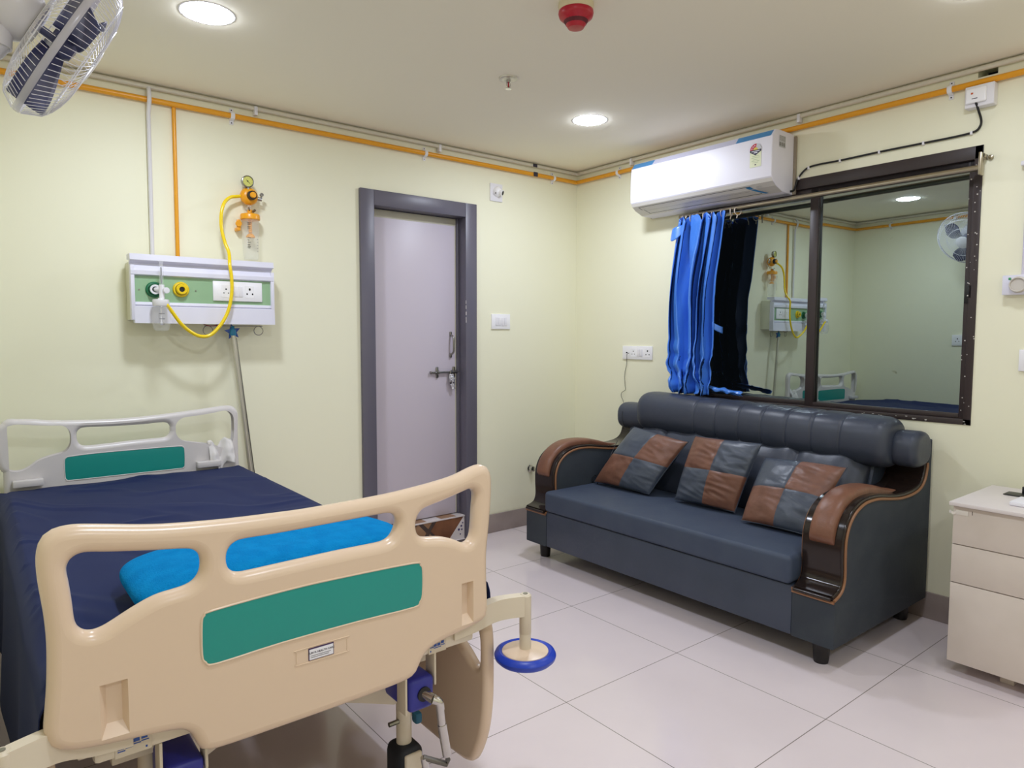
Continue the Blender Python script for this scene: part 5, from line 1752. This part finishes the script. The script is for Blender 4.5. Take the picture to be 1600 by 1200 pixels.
# scatter cushions
def cushion(BL, BR, TL, TR, thick, cols, lab, seed):
    BL, BR, TL, TR = map(Vector, (BL, BR, TL, TR))
    c0 = (BL + BR + TL + TR) / 4
    nrm = (BR - BL).cross(TL - BL).normalized()
    if nrm.x > 0:
        nrm = -nrm
    root = empty('throw_cushion', (c0.x, c0.y, min(BL.z, BR.z)), lab, 'cushion', 'two-tone patchwork cushions on the sofa')

    def f(side, u, v):
        # pinched sides
        pu = u + 0.0
        a = BL.lerp(BR, pu); b_ = TL.lerp(TR, pu)
        p = a.lerp(b_, v)
        ed = 16 * u * (1 - u) * v * (1 - v)
        pin = 0.030
        cen = c0
        # edges pull in between the corners
        p = p + (cen - p) * (pin * 4 * (u * (1 - u) * (1 if v in (0, 1) else 0) + v * (1 - v) * (1 if u in (0, 1) else 0)))
        prof = (max(0, min(1, ed))) ** 0.42
        w_ = noise.noise(Vector((u * 5, v * 7 + seed, side * 3))) * 0.006 + abs(noise.noise(Vector((u * 3 + seed, v * 13 + u * 3, 1)))) * 0.011 * (u if seed != 1 else 1)
        seam = math.exp(-((u - 0.5) / 0.012) ** 2) + math.exp(-((v - 0.5) / 0.012) ** 2)
        h_ = (thick / 2) * prof - (w_ + 0.003 * seam) * prof
        return p + nrm * h_ * side
    for iu in (0, 1):
        for iv in (0, 1):
            key = (iu + iv) % 2
            b = MB()
            b.grid(lambda u, v: f(1, iu * 0.5 + u * 0.5, iv * 0.5 + v * 0.5), 28, 28)
            b.build('leather_patch', cols[key], root, angle=70)
    b = MB()
    b.grid(lambda u, v: f(-1, u, v), 20, 20)
    b.build('back_panel', LEATHER, root, angle=70)
    b = MB()
    P = [f(1, u, 0) for u in [k / 10 for k in range(10)]] + [f(1, 1, k / 10) for k in range(10)] + [f(1, 1 - k / 10, 1) for k in range(10)] + [f(1, 0, 1 - k / 10) for k in range(10)]
    b.tube(P, 0.003, 6, True)
    b.build('edge_seam', LEATHER, root)
    return root


CB = mat('slate_patch_leather', (72, 80, 94), 0.38, spec=0.5, bump=(30, 0.3, 0.006), var=(9, (62, 70, 84), 0.4, 0.7))
cushion((-0.520, -0.705, 0.418), (-0.520, -1.105, 0.418), (-0.378, -0.872, 0.738), (-0.376, -1.240, 0.697), 0.12, (BROWN, CB),
        'brown and slate patchwork cushion leaning left, nearest the left sofa arm', 0)
cushion((-0.505, -1.262, 0.418), (-0.490, -1.600, 0.418), (-0.385, -1.290, 0.735), (-0.385, -1.665, 0.740), 0.12, (CB, BROWN),
        'brown and slate patchwork cushion standing upright, middle of the three on the sofa', 1)
cushion((-0.590, -1.700, 0.418), (-0.585, -2.02, 0.418), (-0.392, -1.690, 0.680), (-0.392, -2.070, 0.690), 0.12, (BROWN, CB),
        'brown and slate patchwork cushion wedged against the right sofa arm', 2)

# charging cord from the socket to the sofa seat
cord = empty('charging_cord', (-0.02, -0.51, 0.42), 'thin black cord hanging from the socket and coiled on the sofa seat', 'cord')
CP = [(-0.012, -0.500, 1.139), (-0.03, -0.498, 1.13), (-0.022, -0.490, 1.10), (-0.012, -0.480, 1.068), (-0.010, -0.463, 0.996), (-0.010, -0.468, 0.935), (-0.012, -0.473, 0.905), (-0.014, -0.444, 0.885), (-0.016, -0.442, 0.862), (-0.020, -0.459, 0.84),
      (-0.045, -0.490, 0.825), (-0.08, -0.525, 0.81), (-0.13, -0.585, 0.84), (-0.195, -0.620, 0.800), (-0.215, -0.633, 0.75), (-0.20, -0.635, 0.70), (-0.19, -0.60, 0.645), (-0.21, -0.59, 0.625), (-0.28, -0.655, 0.620), (-0.36, -0.685, 0.56), (-0.43, -0.690, 0.46), (-0.475, -0.690, 0.415)]
MB().tube(catmull(CP, 5), 0.0016, 6).build('cord_run', BLACK, cord)
b = MB()
for k in range(4):
    b.tube([(-0.500 + 0.012 * math.sin(2 * PI * q / 20) , -0.692 + (0.022 - 0.002 * k) * math.cos(2 * PI * q / 20), 0.428 + 0.004 * k * 0.5 + (0.018 - 0.001 * k) * math.sin(2 * PI * q / 20)) for q in range(20)], 0.0022, 6, True)
b.tube([(-0.50, -0.71, 0.44), (-0.51, -0.725, 0.42), (-0.525, -0.735, 0.412)], 0.003, 6)
b.build('cord_coil', BLACK, cord)

# ------------------------------------------------------------------ drawer cabinet
cb_ = empty('drawer_cabinet', (-0.29, -2.74, 0), 'off-white three-drawer cabinet at the right edge beside the sofa', 'cabinet')
CX0, CX1, CY0, CY1 = -0.500, -0.078, -2.512, -2.96
MB().box((CX0 + 0.018, CY1, 0.055), (CX1, CY0, 0.628), 0.001).build('carcass', CAB, cb_)
MB().box((CX0 - 0.022, CY1 - 0.005, 0.634), (CX1 + 0.005, CY0 + 0.008, 0.648), 0.002).build('top_board', CABTOP, cb_)
for k, (z0, z1) in enumerate(((0.052, 0.3465), (0.3495, 0.4885), (0.4915, 0.629))):
    MB().box((CX0, CY1, z0), (CX0 + 0.018, CY0, z1), 0.0015).build('drawer', CAB, cb_)
for x, y in ((-0.40, -2.68), (-0.14, -2.55), (-0.40, -2.90), (-0.14, -2.90)):
    MB().box((x - 0.02, y - 0.022, 0.0), (x + 0.02, y + 0.022, 0.055), 0.003).build('foot', CAB, cb_)
b = MB()
b.box((CX0 - 0.0022, -2.560, 0.600), (CX0 - 0.0005, -2.522, 0.618), 0.0005)
b.build('peeled_tape', mat('old_tape', (226, 220, 210), 0.4), cb_)
MB().grid(lambda u, v: Vector((CX0 - 0.004 - 0.006 * math.sin(u * 5), -2.500 - 0.028 * u, 0.602 + 0.010 * v + 0.003 * math.sin(u * 9))), 6, 3).build('peeled_tape', mat('curled_tape', (232, 228, 220), 0.4), cb_)
MB().box((CX0 - 0.001, -2.5735, 0.606), (CX0 - 0.0002, -2.5715, 0.620)).build('lock_mark', mat('lock_mark', (90, 80, 72), 0.6), cb_)

bk = MB()
bk.box((-0.425, -2.83, 0.649), (-0.300, -2.660, 0.663), 0.003)
bk.build('notebook', PAPER, label='white closed notebook lying on the drawer cabinet', cat='notebook')
ck = empty('black_clip', (-0.19, -2.62, 0.649), 'small black clip lying on the drawer cabinet behind the notebook', 'clip')
MB().box((-0.245, -2.665, 0.649), (-0.175, -2.590, 0.652), 0.001).build('clip_base', BLACK, ck)
MB().box((-0.178, -2.668, 0.651), (-0.160, -2.632, 0.676), 0.001).build('clip_body', BLACK, ck)
